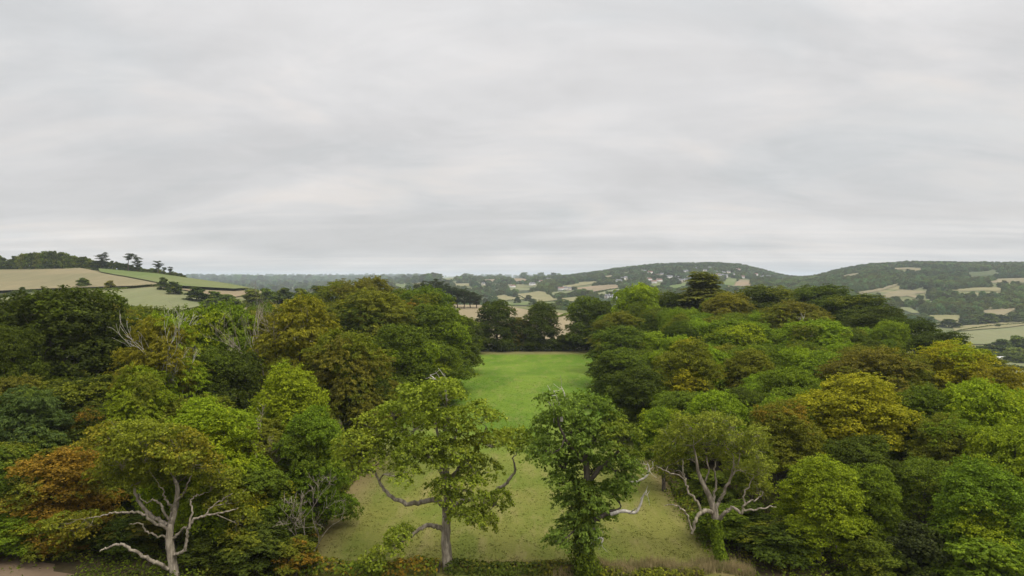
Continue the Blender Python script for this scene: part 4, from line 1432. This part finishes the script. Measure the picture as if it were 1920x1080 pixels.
p = at(1318, 514, 216)
plant('cedar', p[0], 216, p[2] - hgt(p[0], 216), 12.5, (0.125, 0.140, 0.024), 'pointed dark conifer rising above the right wood crest', rngH, None, 'conifer_tree', acc='olive', amt=0.3)
for i, (px, yt, yb, wp, lab) in enumerate([
        (792, 527, 572, 34, 'leaning flat-topped cypress, leftmost of the clump behind the left wood'),
        (816, 523, 572, 36, 'tallest flat-topped cypress of the clump behind the left wood'),
        (832, 532, 572, 30, 'dark cypress just right of the tallest in the clump'),
        (846, 536, 571, 28, 'dark cypress in the middle of the clump behind the left wood'),
        (858, 539, 571, 28, 'dark bare-stemmed cypress right of the clump middle'),
        (870, 541, 571, 26, 'bare-stemmed cypress third from the right end of the clump'),
        (882, 545, 571, 28, 'cypress second from the right end of the clump'),
        (894, 552, 571, 26, 'low cypress at the right end of the clump'),
]):
    Y = 455 - 4 * (i % 3)
    b_ = at(px, yb, Y)
    gz = hgt(b_[0], Y)
    plant('cypress', b_[0], Y, at(px, yt, Y)[2] - gz, wp / 2 / F * Y, 'conifer', lab, rngH, 'cypress clump behind the left wood', 'cypress_tree', acc='dark', amt=0.4, reg=False)

# ------------------------------------------------------------------ trees of the middle distance: low copies
grow('far_a', 'skirt', 'billow', 14, -1.0, 61, 5.0, 0.95, 0.75, 0.25)
grow('far_b', 'skirt', 'billow', 12, -0.5, 62, 5.0, 0.95, 0.75, 0.25)
grow('far_c', 'skirt', 'layer', 14, -1.0, 63, 5.0, 0.95, 0.75, 0.25)


def far_tree(px, yt, wp, yb=None, Y=None, kind='far_a', col='far', lab='', grp=None, name='broadleaf_tree', start=262, acc='olive', amt=0.3, cat='tree'):
    if Y is None:
        b_ = hit(px, yb, start)
        Y = b_[1]
    x = at(px, 522, Y)[0]
    gz = hgt(x, Y)
    H = max(2.0, at(px, yt, Y)[2] - gz)
    return plant(kind, x, Y, H, wp / 2 / F * Y, col, lab, rngH, grp, name, cat, acc=acc, amt=amt, reg=False)


for (px, yt, wp, yb, kd, lab) in [
        (190, 473, 26, 503, 'pine_c', 'broad dark pine, leftmost of the pines on the left hill crest'),
        (241, 475, 20, 509, 'pine_b', 'umbrella-topped pine on the left hill crest, left of a close pair'),
        (259, 478, 19, 511, 'pine_c', 'dark pine on the left hill crest, right of the close pair'),
        (296, 489, 19, 515, 'pine_a', 'single round-topped pine lower down the left hill crest'),
        (309, 501, 10, 517, 'pine_b', 'thin small pine beyond the single round-topped pine'),
        (319, 500, 11, 518, 'pine_a', 'last small pine on the left hill crest before the far valley')]:
    far_tree(px, yt, wp, yb, 616, kd, 'conifer', lab, 'pines on the left hill crest', 'pine_tree', 500, 'dark', 0.3)
rng = np.random.default_rng(611)
i = 0
for px in np.arange(-8, 352, 7.5):
    top = np.interp(px, [-10, 8, 14, 20, 45, 70, 100, 130, 150, 180, 215, 245, 285, 330, 350], [480, 482, 490, 484, 475, 472, 471, 477, 481, 488, 490, 497, 504, 511, 517])
    base = np.interp(px, [-10, 100, 150, 200, 300, 350], [507, 499, 500, 503, 516, 523])
    if px in (12,):
        continue
    i += 1
    wob = rng.uniform(-2.0, 2.5)
    far_tree(px, top + wob, rng.uniform(16, 24) if px < 190 else rng.uniform(11, 17), base, 626, ['far_a', 'far_b', 'far_c'][i % 3], ['dark', 'mid', 'dark', 'olive'][rng.integers(4)],
             f'dark tree of the copse along the left hill crest, {ordinal(i)} from the left edge', 'copse on the left hill crest', start=480)
for (px, yt, wp, yb, kd, co, lab) in [
        (157, 521, 27, 541, 'far_b', 'mid', 'round green hedge tree below the tan field on the left hill'),
        (206, 526, 21, 542, 'far_a', 'gold', 'small brown-leaved hedge tree right of the round green one'),
        (42, 538, 16, 551, 'far_a', 'mid', 'small bush at the hedge corner near the left edge'),
        (306, 520, 22, 545, 'far_b', 'dark', 'dark round tree above the dead treetop'),
        (326, 528, 30, 553, 'far_a', 'dark', 'dark round tree right of and below its round twin'),
        (368, 539, 46, 566, 'far_b', 'dark', 'wide dark tree at the edge of the far pale field'),
        (402, 546, 36, 568, 'far_a', 'mid', 'grey-green tree in the dip right of the wide dark tree'),
        (425, 552, 34, 572, 'far_c', 'mid', 'low green tree in the dip below the pinkish field'),
        (395, 560, 60, 586, 'far_b', 'mid', 'green bushy tree in front of the wide dark tree'),
        (440, 560, 40, 590, 'far_a', 'mid', 'green bushy tree above the brownish wood tree'),
        (472, 544, 40, 575, 'far_c', 'olive', 'olive tree in the dip where the left hill ends'),
        (500, 541, 46, 580, 'far_a', 'mid', 'green tree closing the dip, left of centre'),
        (530, 540, 46, 580, 'far_b', 'dark', 'dark green tree behind the golden-brown tree'),
        (565, 541, 44, 580, 'far_a', 'olive', 'olive tree behind the tall bare stems'),
        (600, 536, 46, 580, 'far_c', 'dark', 'dark tree left of the left wood skyline domes'),
        (970, 556, 14, 569, 'far_b', 'dark', 'small round tree at the hedge corner beyond the stubble'),
        (1050, 562, 26, 577, 'far_a', 'mid', 'grey-green tree over the golden stubble gap'),
        (1000, 560, 18, 572, 'far_c', 'far', 'pale hedge tree left of the olive field'),
]:
    far_tree(px, yt, wp, yb, None, kd, co, lab, 'single trees in the fields', start=330 if px < 330 else 262)

# ------------------------------------------------------------------ hedges
def hedge(label, pts, start=262, hgt_=2.6, wid=2.2, col='dark', world=False, acc='brown', amt=0.35, name='hedgerow', dens=1.0, grp='hedges between the fields', lsz=None):
    rng = np.random.default_rng(abs(hash(label)) % 1 + len(label) * 7 + int(abs(pts[0][0])))
    W_ = np.array([hit(x, y, start) if not world else (x, y, hgt(x, y)) for x, y in pts], float)
    S = spline(W_[:, :2], 8)
    d = float(np.mean(S[:, 1]))
    lsz = lsz or max(0.30, d * 0.0011)
    seg = np.linalg.norm(np.diff(S, axis=0), axis=1)
    cum = np.concatenate([[0], np.cumsum(seg)])
    n = int(min(16000, cum[-1] * (hgt_ * 2 + wid) / (lsz * lsz) * 1.5 * dens))
    t = rng.uniform(0, cum[-1], n)
    x, y = np.interp(t, cum, S[:, 0]), np.interp(t, cum, S[:, 1])
    var = 0.72 + 0.28 * wav(t, t * 0.3, 6.0, 0.5) + 0.15 * wav(t, t, 1.7, 1.5)
    a = rng.uniform(0, 2 * np.pi, n)
    rr = rng.uniform(0.75, 1.0, n)
    ox, oz = np.cos(a) * rr * wid * 0.5, np.abs(np.sin(a)) ** 0.6 * rr * hgt_ * var
    g = np.gradient(S, axis=0)
    g = unit(g)
    gx, gy = np.interp(t, cum, g[:, 0]), np.interp(t, cum, g[:, 1])
    base = np.array([S[0, 0], S[0, 1], hgt(S[0, 0], S[0, 1])])
    C_ = np.stack([x - gy * ox, y + gx * ox, height(x, y) + oz * 0.98], 1) - base
    nn = np.stack([-gy * np.cos(a), gx * np.cos(a), np.abs(np.sin(a)) + 0.3], 1) + rng.normal(0, 0.4, (n, 3))
    LV = Leaves()
    au = 0.5 + 0.5 * np.clip(wav(t, t * 0.7, 5.0, 2.0) + rng.normal(0, 0.25, n), -1, 1)
    LV.add(leaf_arrays(rng, C_, nn, lsz * 1.3, lsz, 0.1), rng.uniform(0, 1, n), au)
    e = link(name, None, None, base)
    tag(e, label, 'hedge', grp)
    f = link('foliage', LV.mesh('hedge_foliage', FOL), e, color=PAL[col])
    f['kind'] = 'stuff'
    accent(f, acc, amt)
    g2 = Geo()
    for q in np.linspace(0, cum[-1], max(3, int(cum[-1] / 9)))[:40]:
        hx, hy = np.interp(q, cum, S[:, 0]), np.interp(q, cum, S[:, 1])
        o = np.array([hx, hy, hgt(hx, hy)]) - base
        g2.tube([o + [0, 0, -0.3], o + [0.05, 0.05, hgt_ * 0.35], o + [0.15, -0.1, hgt_ * 0.7]], [0.09, 0.07, 0.03], 5)
    st = link('stems', g2.mesh('hedge_stems', (BARK,)), e)
    st['kind'] = 'stuff'
    return e


hedge('hedge running up from the left edge to the corner bush', [(-30, 562), (0, 557), (30, 551), (62, 547)], 300)
hedge('short hedge at the left edge above the hedge corner', [(-30, 546), (0, 545.5), (24, 547)], 330)
hedge('long hedge under the tan field, behind the round hedge tree', [(62, 548), (150, 546), (220, 543), (260, 539), (300, 537)], 330, 2.0, 2.0, 'mid')
hedge('dark hedge along the foot of the pines on the left hill', [(float(at(q_, 500, 617)[0]), 617) for q_ in (120, 200, 250, 300, 352)], hgt_=3.0, wid=3, world=True)
hedge('hedge along the skyline of the left hill toward the far valley', [(360, 525), (390, 530), (430, 537), (486, 546)], 420, 1.6, 1.6, 'mid')
hedge('second hedge just inside the left hill skyline', [(395, 529.5), (410, 536), (440, 540), (480, 544)], 420, 1.1, 1.2, 'mid')
hedge('hedge bounding the golden stubble field beyond the far row', [(905, 571), (960, 574), (1010, 582), (1075, 590)], 262, 2.2, col='mid')
hedge('hedge between the two olive fields beyond the stubble', [(948, 553), (975, 556), (986, 561), (1000, 564)], 700, 3)
hedge('hedge under the left olive field beyond the stubble', [(930, 566), (960, 564), (990, 563)], 700, 3)
hedge('hedge along the right side of the larger olive field', [(1024, 548), (1036, 557), (1050, 562), (1062, 565)], 700, 4)
hedge('hedge above the green strip in the valley', [(1015, 567.5), (1045, 566.5), (1075, 567)], 700, 3)
hedge('hedge along the foot of the rose-tan field below the village', [(1098, 552), (1130, 547), (1162, 541)], 900, 4)
hedge('hedge left of the rose-tan field below the village', [(1078, 541), (1082, 549), (1098, 553)], 900, 4)
hedge('hedge between the small fields beside the farm', [(1050, 557), (1080, 553), (1100, 554)], 900, 4)
hedge('hedge between the two pale valley fields at right', [(1780, 625), (1830, 616), (1870, 611), (1945, 606)], 420, 2.4)
hedge('hedge under the pale field below the caravans', [(1870, 688), (1910, 691), (1945, 694)], 330, 3.2)
hedge('hedge above the pale fields in the right valley', [(1730, 591), (1770, 590), (1830, 594)], 500, 4)
hedge('hedge edging the diagonal tan strip on the right hill', [(1604, 549), (1655, 539), (1686, 531)], 700, 4)
hedge('hedge along the top of the green field far left of centre', [(736, 533), (752, 530.5), (774, 530)], 1800, 5)
hedge('hedge across the grey fields on the middle ridge', [(826, 528), (850, 526), (884, 521)], 1500, 5)
hedge('hedge on the middle ridge skyline', [(820, 520.5), (850, 519), (882, 517.5)], 1500, 5)

# the rough hedge bank along the very bottom of the picture
hedge('bramble hedge with rusty leaves at the bottom, left of the see-through tree', [(-18.8, 60.6), (-14, 60.4), (-10, 60.5), (-6.6, 60.6)], hgt_=1.7, wid=2.0, col='mid', world=True, acc='orange', amt=0.55, name='bramble_hedge', dens=0.9, grp='hedge bank along the bottom', lsz=0.26)
hedge('dark bramble hedge at the bottom, between the two trees before the meadow', [(-6.0, 60.7), (-2, 60.7), (2, 60.6), (6.2, 60.6)], hgt_=1.35, wid=1.9, col='dark', world=True, acc='brown', amt=0.5, name='bramble_hedge', dens=0.9, grp='hedge bank along the bottom', lsz=0.24)
hedge('low bramble hedge at the bottom, right of the ivy-clad tree', [(6.8, 60.3), (12, 60.1), (17, 60.2)], hgt_=0.9, wid=1.6, col='olive', world=True, acc='brown', amt=0.5, name='bramble_hedge', dens=0.9, grp='hedge bank along the bottom', lsz=0.22)
hedge('rusty bracken bank at the bottom left corner of the meadow', [(-20.5, 60.0), (-18.6, 61.6), (-19.4, 64.5), (-20.4, 68)], hgt_=1.1, wid=1.6, col='brown', world=True, acc='orange', amt=0.6, name='bracken_bank', dens=0.8, grp='hedge bank along the bottom', lsz=0.24)
hedge('low green verge bank at the foot of the left wood, beside the meadow', [(-20.6, 69), (-21.2, 78), (-21.6, 92), (-22, 108)], hgt_=1.5, wid=2.2, col='mid', world=True, acc='olive', amt=0.5, name='verge_bank', dens=0.6, grp='hedge bank along the bottom', lsz=0.26)
hedge('low green verge bank at the foot of the right wood, beside the meadow', [(19.9, 66), (20.4, 76), (21.2, 90), (22.6, 108)], hgt_=1.5, wid=2.2, col='mid', world=True, acc='brown', amt=0.5, name='verge_bank', dens=0.6, grp='hedge bank along the bottom', lsz=0.26)
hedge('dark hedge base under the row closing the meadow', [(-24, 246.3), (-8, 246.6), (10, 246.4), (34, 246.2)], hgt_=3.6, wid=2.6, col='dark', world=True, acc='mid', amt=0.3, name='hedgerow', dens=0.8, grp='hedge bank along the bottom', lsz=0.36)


# ------------------------------------------------------------------ grass
def blades(name, label, xs, ys, hh, mat, seed, wid=0.05, kind='stuff', cat='grass', per=4, spread=0.12, lean=0.35):
    rng = np.random.default_rng(seed)
    n = len(xs)
    X = np.repeat(xs, per) + rng.normal(0, spread, n * per)
    Y = np.repeat(ys, per) + rng.normal(0, spread, n * per)
    Z = height(X, Y) + 0.02
    h = np.repeat(hh, per) * rng.uniform(0.5, 1.2, n * per)
    a = rng.uniform(0, 6.283, n * per)
    w_ = wid * rng.uniform(0.6, 1.4, n * per)
    d = rng.normal(0, lean, (n * per, 2)) * h[:, None]
    B = np.stack([X, Y, Z], 1)
    side = np.stack([np.cos(a), np.sin(a), np.zeros_like(a)], 1) * w_[:, None]
    T = B + np.stack([d[:, 0], d[:, 1], h], 1)
    V = np.stack([B - side, B + side, T], 1).reshape(-1, 3)
    me = mesh_np(name, V, np.arange(len(V)), 3, (mat,))
    return tag(link(name, me), label, cat, kind=kind)


rng = np.random.default_rng(71)
n = 18000
u = rng.uniform(0, 1, n)
gy_ = 61.5 + 120 * u ** 1.5
gx_ = rng.uniform(-20.3, 20.3, n) * (1 + (gy_ - 60) * 0.0016)
keep = wav(gx_, gy_ * 0.6, 4.0, 0.3) + 0.6 * wav(gx_, gy_, 1.3, 1.0) > rng.uniform(-1.1, 0.8, n)
blades('meadow_grass', 'short uneven grass tufts over the meadow', gx_[keep], gy_[keep], np.full(keep.sum(), 0.10), MEADOW, 72, 0.06, lean=1.0)
DRY = plain_mat('dry_grass', (0.34, 0.265, 0.125), (0.22, 0.19, 0.075), 0.9)
n = 2600
gx_ = rng.uniform(3.5, 21.5, n)
gy_ = 60.2 + np.abs(rng.normal(0, 0.9, n)) + 0.5 * np.sin(gx_ * 1.1)
blades('tall_grass', 'tall dry straw-coloured grass along the bottom right of the meadow', gx_, gy_, np.full(n, 0.85), DRY, 73, 0.028, per=5, spread=0.16, lean=0.18)
n = 1500
gx_ = rng.uniform(-21, 6, n)
gy_ = 61.6 + np.abs(rng.normal(0, 0.4, n))
blades('tall_grass', 'thin dry grass behind the bramble hedge at the bottom', gx_, gy_, np.full(n, 0.55), DRY, 74, 0.025, per=4, spread=0.16, lean=0.22)


def undergrowth():
    rng = np.random.default_rng(75)
    n = 60000
    y = 54 + 30 * rng.uniform(0, 1, n) ** 1.3
    x = np.where(rng.random(n) < 0.5, -rng.uniform(20.5, 62, n), rng.uniform(18.5, 66, n))
    k = (~((x < -38.0) & (y < 60.6)) | (rng.random(n) < 0.04)) & ~((x < 24) & (x > 0) & (y < 62) & (rng.random(n) < 0.7))
    x, y = x[k], y[k]
    n = len(x)
    z = height(x, y) + rng.uniform(0.05, 1.0, n) ** 1.5 * (0.7 + 0.6 * wav(x, y, 3.0, 1.0))
    nn = rng.normal(0, 0.5, (n, 3)) + np.array([0, 0, 1.0])
    LV = Leaves()
    LV.add(leaf_arrays(rng, np.stack([x, y, z], 1), nn, 0.26, 0.19), rng.uniform(0, 1, n), 0.5 + 0.5 * np.clip(wav(x, y, 3.5, 2.0), -1, 1))
    o = link('undergrowth', LV.mesh('undergrowth', FOL), color=PAL['mid'])
    accent(o, 'brown', 0.5)
    tag(o, 'low mixed undergrowth under the woods at the bottom of the picture', 'undergrowth', kind='stuff')


undergrowth()


# ------------------------------------------------------------------ far woods (read as one mass), scattered over the hills
def scatter_pts():
    rng = np.random.default_rng(81)
    out_ = []
    # px0, px1, d0, d1, area per tree, wood threshold (-1 = everywhere)
    for (p0, p1, d0, d1, ar, th, sc) in [
            (1500, 1960, 900, 2300, 62, -0.75, 0.80), (1560, 1960, 420, 900, 150, 0.35, 0.85),
            (1010, 1520, 1250, 2750, 78, -0.62, 0.85), (800, 1100, 1050, 3200, 120, -0.05, 0.9), (1010, 1520, 800, 1250, 160, 0.15, 0.85),
            (330, 860, 1500, 4200, 900, 0.05, 1.9), (330, 860, 4200, 9200, 3800, -0.1, 3.4), (860, 1060, 3200, 9200, 4000, -0.1, 3.2)]:
        area = (p1 - p0) / F * (d1 * d1 - d0 * d0) / 2
        n = int(area / ar)
        px = rng.uniform(p0, p1, n)
        Y = np.sqrt(rng.uniform(d0 * d0, d1 * d1, n))
        x = (px - 960) / F * Y
        k = wav(x, Y, 120 * max(1, sc * 0.7), 0.7) + 0.35 * wav(x, Y, 40, 2.7) > th
        x, Y = x[k], Y[k]
        for poly_ in FIELDS:
            bb = poly_[:, :2].min(0), poly_[:, :2].max(0)
            m = (x > bb[0][0]) & (x < bb[1][0]) & (Y > bb[0][1]) & (Y < bb[1][1])
            if m.any():
                ins = np.zeros(len(x), bool)
                ins[m] = inside(poly_, x[m], Y[m])
                x, Y = x[~ins], Y[~ins]
        z = height(x, Y)
        # also clear the slope just in front of a field, where trees would hide it from here
        for poly_ in FIELDS:
            for off in (18, 36, 54, 72):
                o_ = off * (0.6 + poly_[:, 1] / 3000.0)
                nb = np.stack([poly_[:, 0] * (1 - o_ / poly_[:, 1]), poly_[:, 1] - o_], 1)
                bb = nb.min(0), nb.max(0)
                m = (x > bb[0][0]) & (x < bb[1][0]) & (Y > bb[0][1]) & (Y < bb[1][1])
                if m.any():
                    ins = np.zeros(len(x), bool)
                    ins[m] = inside(nb, x[m], Y[m])
                    x, Y, z = x[~ins], Y[~ins], z[~ins]
        # only slopes that face the hill top are seen
        vis = np.ones(len(x), bool)
        slope = (z + 14 - 26.5) / Y
        for f in np.linspace(0.3, 0.97, 16):
            xx, yy = x * f, Y * f
            mm = yy > 270
            vis &= ~(mm & ((height(xx, yy) - 26.5) / np.maximum(yy, 1) > slope))
        x, Y, z = x[vis], Y[vis], z[vis]
        out_.append(np.stack([x, Y, z, np.full(len(x), sc)], 1))
    return np.concatenate(out_)


PTS = scatter_pts()
HOUSES = [(1219, 513), (1232, 518.5), (1241, 517), (1285, 511), (1303, 506), (1306, 514.5), (1269, 523.5), (1277, 529), (1286, 528.5), (1291, 523), (1217, 526.5), (1226, 531), (1168, 525),
          (1173, 523), (1160, 530), (1207, 511), (1322, 510), (1342, 512.5), (1356, 514), (1366, 513), (1351, 519), (1359, 520), (1346, 518), (1384, 508), (1391, 522), (1428, 523), (1435, 521.5),
          (1442, 522), (1498, 520), (1508, 519), (1403, 514.5), (906, 535), (961, 539), (998, 535), (1015, 530), (1029, 526), (1060, 543.5), (1067, 544.5), (1052, 544), (1139, 560), (1148, 560), (1255, 522), (1236, 528), (1330, 505), (1316, 520), (1298, 526), (1416, 517), (1372, 517)]
HW = []
for (hx, hy) in HOUSES:
    HW.append(hit(hx, hy, 900))
for q in HW:                                             # gardens: no trees on or just below a house
    dx, dy = PTS[:, 0] - q[0], PTS[:, 1] - q[1]
    PTS = PTS[~((np.abs(dx) < 12) & (dy > -70) & (dy < 12))]


def far_wood():
    coll = bpy.data.collections.new('far_wood_kinds')
    for k in ('far_a', 'far_b', 'far_c'):
        me = KIND[k][0].copy()
        me.materials.clear()
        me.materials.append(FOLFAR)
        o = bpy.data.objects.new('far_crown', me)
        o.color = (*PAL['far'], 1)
        coll.objects.link(o)
    rng = np.random.default_rng(82)
    me = bpy.data.meshes.new('far_wood')
    me.vertices.add(len(PTS))
    me.vertices.foreach_set('co', PTS[:, :3].astype(np.float32).ravel())
    a = me.attributes.new('size', 'FLOAT', 'POINT')
    a.data.foreach_set('value', (PTS[:, 3] * (0.5 + 1.05 * rng.uniform(0, 1, len(PTS)) ** 2.2)).astype(np.float32))
    o = link('far_wood', me)
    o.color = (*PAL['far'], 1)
    accent(o, 'olive', 0.35)
    tag(o, 'distant mixed woodland covering the hills beyond the valley', 'woodland', kind='stuff')
    ng = bpy.data.node_groups.new('far_wood', 'GeometryNodeTree')
    ng.interface.new_socket('Geometry', in_out='INPUT', socket_type='NodeSocketGeometry')
    ng.interface.new_socket('Geometry', in_out='OUTPUT', socket_type='NodeSocketGeometry')
    T = NT(ng)
    gi, go = T.n('NodeGroupInput'), T.n('NodeGroupOutput')
    ci = T.n('GeometryNodeCollectionInfo')
    ci.inputs[0].default_value = coll
    ci.inputs['Separate Children'].default_value = True
    ci.inputs['Reset Children'].default_value = True
    ip = T.n('GeometryNodeInstanceOnPoints')
    ip.inputs['Pick Instance'].default_value = True
    na = T.n('GeometryNodeInputNamedAttribute', data_type='FLOAT')
    na.inputs[0].default_value = 'size'
    rv = T.n('FunctionNodeRandomValue', data_type='FLOAT_VECTOR')
    rv.inputs[0].default_value = (0, 0, 0)
    rv.inputs[1].default_value = (0, 0, 6.28)
    ri = T.n('FunctionNodeRandomValue', data_type='INT')
    ri.inputs[4].default_value = 0
    ri.inputs[5].default_value = 2
    sx = T.n('ShaderNodeCombineXYZ')
    ng.links.new(na.outputs[0], sx.inputs[0])
    ng.links.new(na.outputs[0], sx.inputs[1])
    mz = T.n('ShaderNodeMath', operation='MULTIPLY')
    ng.links.new(na.outputs[0], mz.inputs[0])
    mz.inputs[1].default_value = 0.60
    ng.links.new(mz.outputs[0], sx.inputs[2])
    ng.links.new(gi.outputs[0], ip.inputs['Points'])
    ng.links.new(ci.outputs[0], ip.inputs['Instance'])
    ng.links.new(ri.outputs[2], ip.inputs['Instance Index'])
    ng.links.new(rv.outputs[0], ip.inputs['Rotation'])
    ng.links.new(sx.outputs[0], ip.inputs['Scale'])
    ng.links.new(ip.outputs[0], go.inputs[0])
    md = o.modifiers.new('scatter', 'NODES')
    md.node_group = ng


far_wood()

# ------------------------------------------------------------------ houses, caravans, mast
WALLW = plain_mat('render_white', (0.72, 0.70, 0.66), (0.62, 0.60, 0.56), 0.5)
WALLC = plain_mat('render_cream', (0.60, 0.54, 0.44), (0.50, 0.45, 0.37), 0.5)
SLATE = plain_mat('roof_slate', (0.11, 0.11, 0.12), (0.16, 0.155, 0.155), 0.8)
TILE = plain_mat('roof_tile', (0.22, 0.12, 0.085), (0.17, 0.10, 0.075), 0.8)
GLASS = plain_mat('window_glass', (0.03, 0.035, 0.045), None, 1, 0.15, 0.5)
STEEL = plain_mat('steel', (0.35, 0.35, 0.35), (0.28, 0.28, 0.28), 1, 0.5)


def house_meshes(L, W, h, rh, wall, roof):
    g = Geo()
    g.box(-L / 2, L / 2, -W / 2, W / 2, -3.0, h)
    g.add([(-L / 2, -W / 2, h), (-L / 2, W / 2, h), (-L / 2, 0, h + rh)], [(0, 2, 1)])
    g.add([(L / 2, -W / 2, h), (L / 2, W / 2, h), (L / 2, 0, h + rh)], [(0, 1, 2)])
    wm = g.mesh('wall', (wall,), False)
    g = Geo()
    o = 0.35
    for s in (-1, 1):
        e0, e1 = s * (W / 2 + o), 0.0
        ze = h - rh * o / (W / 2)
        V = [(-L / 2 - o, e0, ze), (L / 2 + o, e0, ze), (L / 2 + o, e1, h + rh), (-L / 2 - o, e1, h + rh)]
        V2 = [(x, y, z + 0.18) for x, y, z in V]
        g.add(V + V2, [(0, 1, 2, 3), (4, 7, 6, 5), (0, 4, 5, 1), (1, 5, 6, 2), (3, 2, 6, 7), (0, 3, 7, 4)])
    rm = g.mesh('roof', (roof,), False)
    g = Geo()
    g.box(-L * 0.36, -L * 0.36 + 0.9, -0.45, 0.45, h + rh * 0.5, h + rh + 1.0)
    cm = g.mesh('chimney', (wall,), False)
    g = Geo()
    g.box(-0.6, 0.6, -0.04, 0.04, -0.65, 0.65)
    win = g.mesh('window', (GLASS,), False)
    g = Geo()
    g.box(-0.5, 0.5, -0.04, 0.04, -1.05, 1.05)
    dm = g.mesh('door', (TILE,), False)
    return wm, rm, cm, win, dm, (L, W, h, rh)


HK = [house_meshes(12, 8, 5.2, 2.8, WALLW, SLATE), house_meshes(15, 8.5, 4.6, 3.0, WALLW, TILE), house_meshes(10, 7.5, 5.4, 2.6, WALLC, SLATE), house_meshes(17, 9, 5.0, 3.2, WALLW, SLATE)]
HLAB = {0: 'small white grey-roofed house', 1: 'long white brown-roofed house', 2: 'cream grey-roofed house', 3: 'large white grey-roofed house'}
rng = np.random.default_rng(91)
order = sorted(range(len(HOUSES)), key=lambda i: HOUSES[i][0])
cntH = {}
for i in order:
    q = HW[i]
    k = int(rng.integers(4))
    px = HOUSES[i][0]
    zone = 'left of the village' if px < 1100 else ('mid-village' if px < 1300 else 'right of mid-village')
    cntH[(zone, k)] = cntH.get((zone, k), 0) + 1
    e = link('house', None, None, q, (0, 0, rng.uniform(-0.6, 0.6)))
    tag(e, f'{HLAB[k]} {zone} on the far hill, {ordinal(cntH[(zone, k)])} of its kind', 'house', 'houses on the far hillside')
    wm, rm, cm, win, dm, (L, W, h, rh) = HK[k]
    link('wall', wm, e)
    r = link('roof', rm, e)
    link('chimney', cm, r)
    for s in (-1, 1):
        for zx in ((1.3, 3.8) if h > 4.8 else (1.5,)):
            for xw in (-0.36, -0.12, 0.12, 0.36):
                if s == -1 and zx < 2 and xw == 0.12:
                    continue
                link('window', win, e, (xw * L, s * (W / 2 + 0.03), zx))
    link('door', dm, e, (0.12 * L, -(W / 2 + 0.03), 1.05))

CARAVAN = plain_mat('caravan_white', (0.78, 0.77, 0.74), (0.70, 0.69, 0.66), 0.4, 0.5)


def caravan(px, py, rz, label, i):
    q = hit(px, py, 330)
    e = link('caravan', None, None, q, (0, 0, rz))
    tag(e, label, 'caravan', 'caravans in the right valley')
    g = Geo()
    prof = [(-1.5, 0.5), (1.5, 0.5), (1.5, 2.7), (1.1, 3.05), (0, 3.2), (-1.1, 3.05), (-1.5, 2.7)]
    V = [(x, y, z) for x in (-4.6, 4.6) for y, z in prof]
    m = len(prof)
    g.add(V, [tuple(range(m))[::-1], tuple(range(m, 2 * m))] + [(j, (j + 1) % m, m + (j + 1) % m, m + j) for j in range(m)])
    link('body', g.mesh('caravan_body', (CARAVAN,), False), e)
    for xw in (-3.2, -1.2, 2.2):
        for s in (-1, 1):
            g = Geo()
            g.box(xw - 0.6, xw + 0.6, s * 1.53 - 0.02, s * 1.53 + 0.02, 1.4, 2.2)
            link('window', g.mesh('caravan_window', (GLASS,), False), e)
    for xw in (-1, 1):
        g = Geo()
        a = np.linspace(0, 6.283, 14, endpoint=False)
        V = [(xw * 1.0 + 0.45 * math.cos(t), y, 0.45 + 0.45 * math.sin(t)) for y in (-1.2, 1.2) for t in a]
        g.add(V, [tuple(range(14))[::-1], tuple(range(14, 28))] + [(j, (j + 1) % 14, 14 + (j + 1) % 14, 14 + j) for j in range(14)])
        link('wheel', g.mesh('caravan_wheel', (BARK,), False), e)


caravan(1874, 676, 0.25, 'white caravan, leftmost of those under the valley trees', 0)
caravan(1888, 675, 0.9, 'white caravan end-on in the middle of the caravan row', 1)
caravan(1902, 677, 0.2, 'white caravan at the right end of the caravan row', 2)
for i, (px, yt, wp, yb) in enumerate([(1838, 648, 30, 668), (1858, 645, 32, 670), (1882, 636, 40, 670), (1908, 630, 44, 668), (1930, 634, 40, 670), (1862, 655, 30, 672), (1912, 668, 26, 682), (1850, 660, 26, 676),
                                      (1850, 690, 40, 716), (1872, 700, 36, 726), (1892, 706, 30, 730), (1906, 588, 20, 602), (1872, 607, 10, 613), (1780, 598, 40, 614), (1830, 590, 34, 607), (1856, 587, 36, 606), (1880, 590, 34, 604)]):
    far_tree(px, yt, wp, yb, None, ['far_a', 'far_b', 'far_c'][i % 3], ['mid', 'dark', 'far'][i % 3],
             f'tree in the right valley near the caravans and pale fields, {ordinal(i + 1)} of the cluster', 'trees in the right valley', start=330)

b_ = hit(1252, 497, 1500)
e = link('radio_mast', None, None, b_)
tag(e, 'thin radio mast on the village hill skyline', 'mast')
g = Geo()
for sx_, sy_ in ((-1, -1), (1, -1), (0, 1)):
    g.tube([(sx_ * 1.2, sy_ * 1.2, -1), (sx_ * 0.2, sy_ * 0.2, 20)], [0.22, 0.12], 5)
link('tower', g.mesh('mast_tower', (STEEL,)), e)
g = Geo()
g.tube([(0, 0, 19.5), (0, 0, 24)], [0.15, 0.06], 5)
link('antenna', g.mesh('mast_antenna', (STEEL,)), e)

# ------------------------------------------------------------------ haze
g = Geo()
g.box(-13600, 13600, -13600, 13600, -60, 128)
hm, hn = new_mat('haze')
pv = hn.n('ShaderNodeVolumePrincipled')
pv.inputs['Color'].default_value = (0.78, 0.88, 1.0, 1)
pv.inputs['Density'].default_value = 0.000095
pv.inputs['Anisotropy'].default_value = 0.25
ho = hn.n('ShaderNodeOutputMaterial')
hm.node_tree.links.new(pv.outputs[0], ho.inputs['Volume'])
hz = link('haze', g.mesh('haze', (hm,), False))
tag(hz, 'thin pale blue air haze over the countryside', 'haze', kind='stuff')
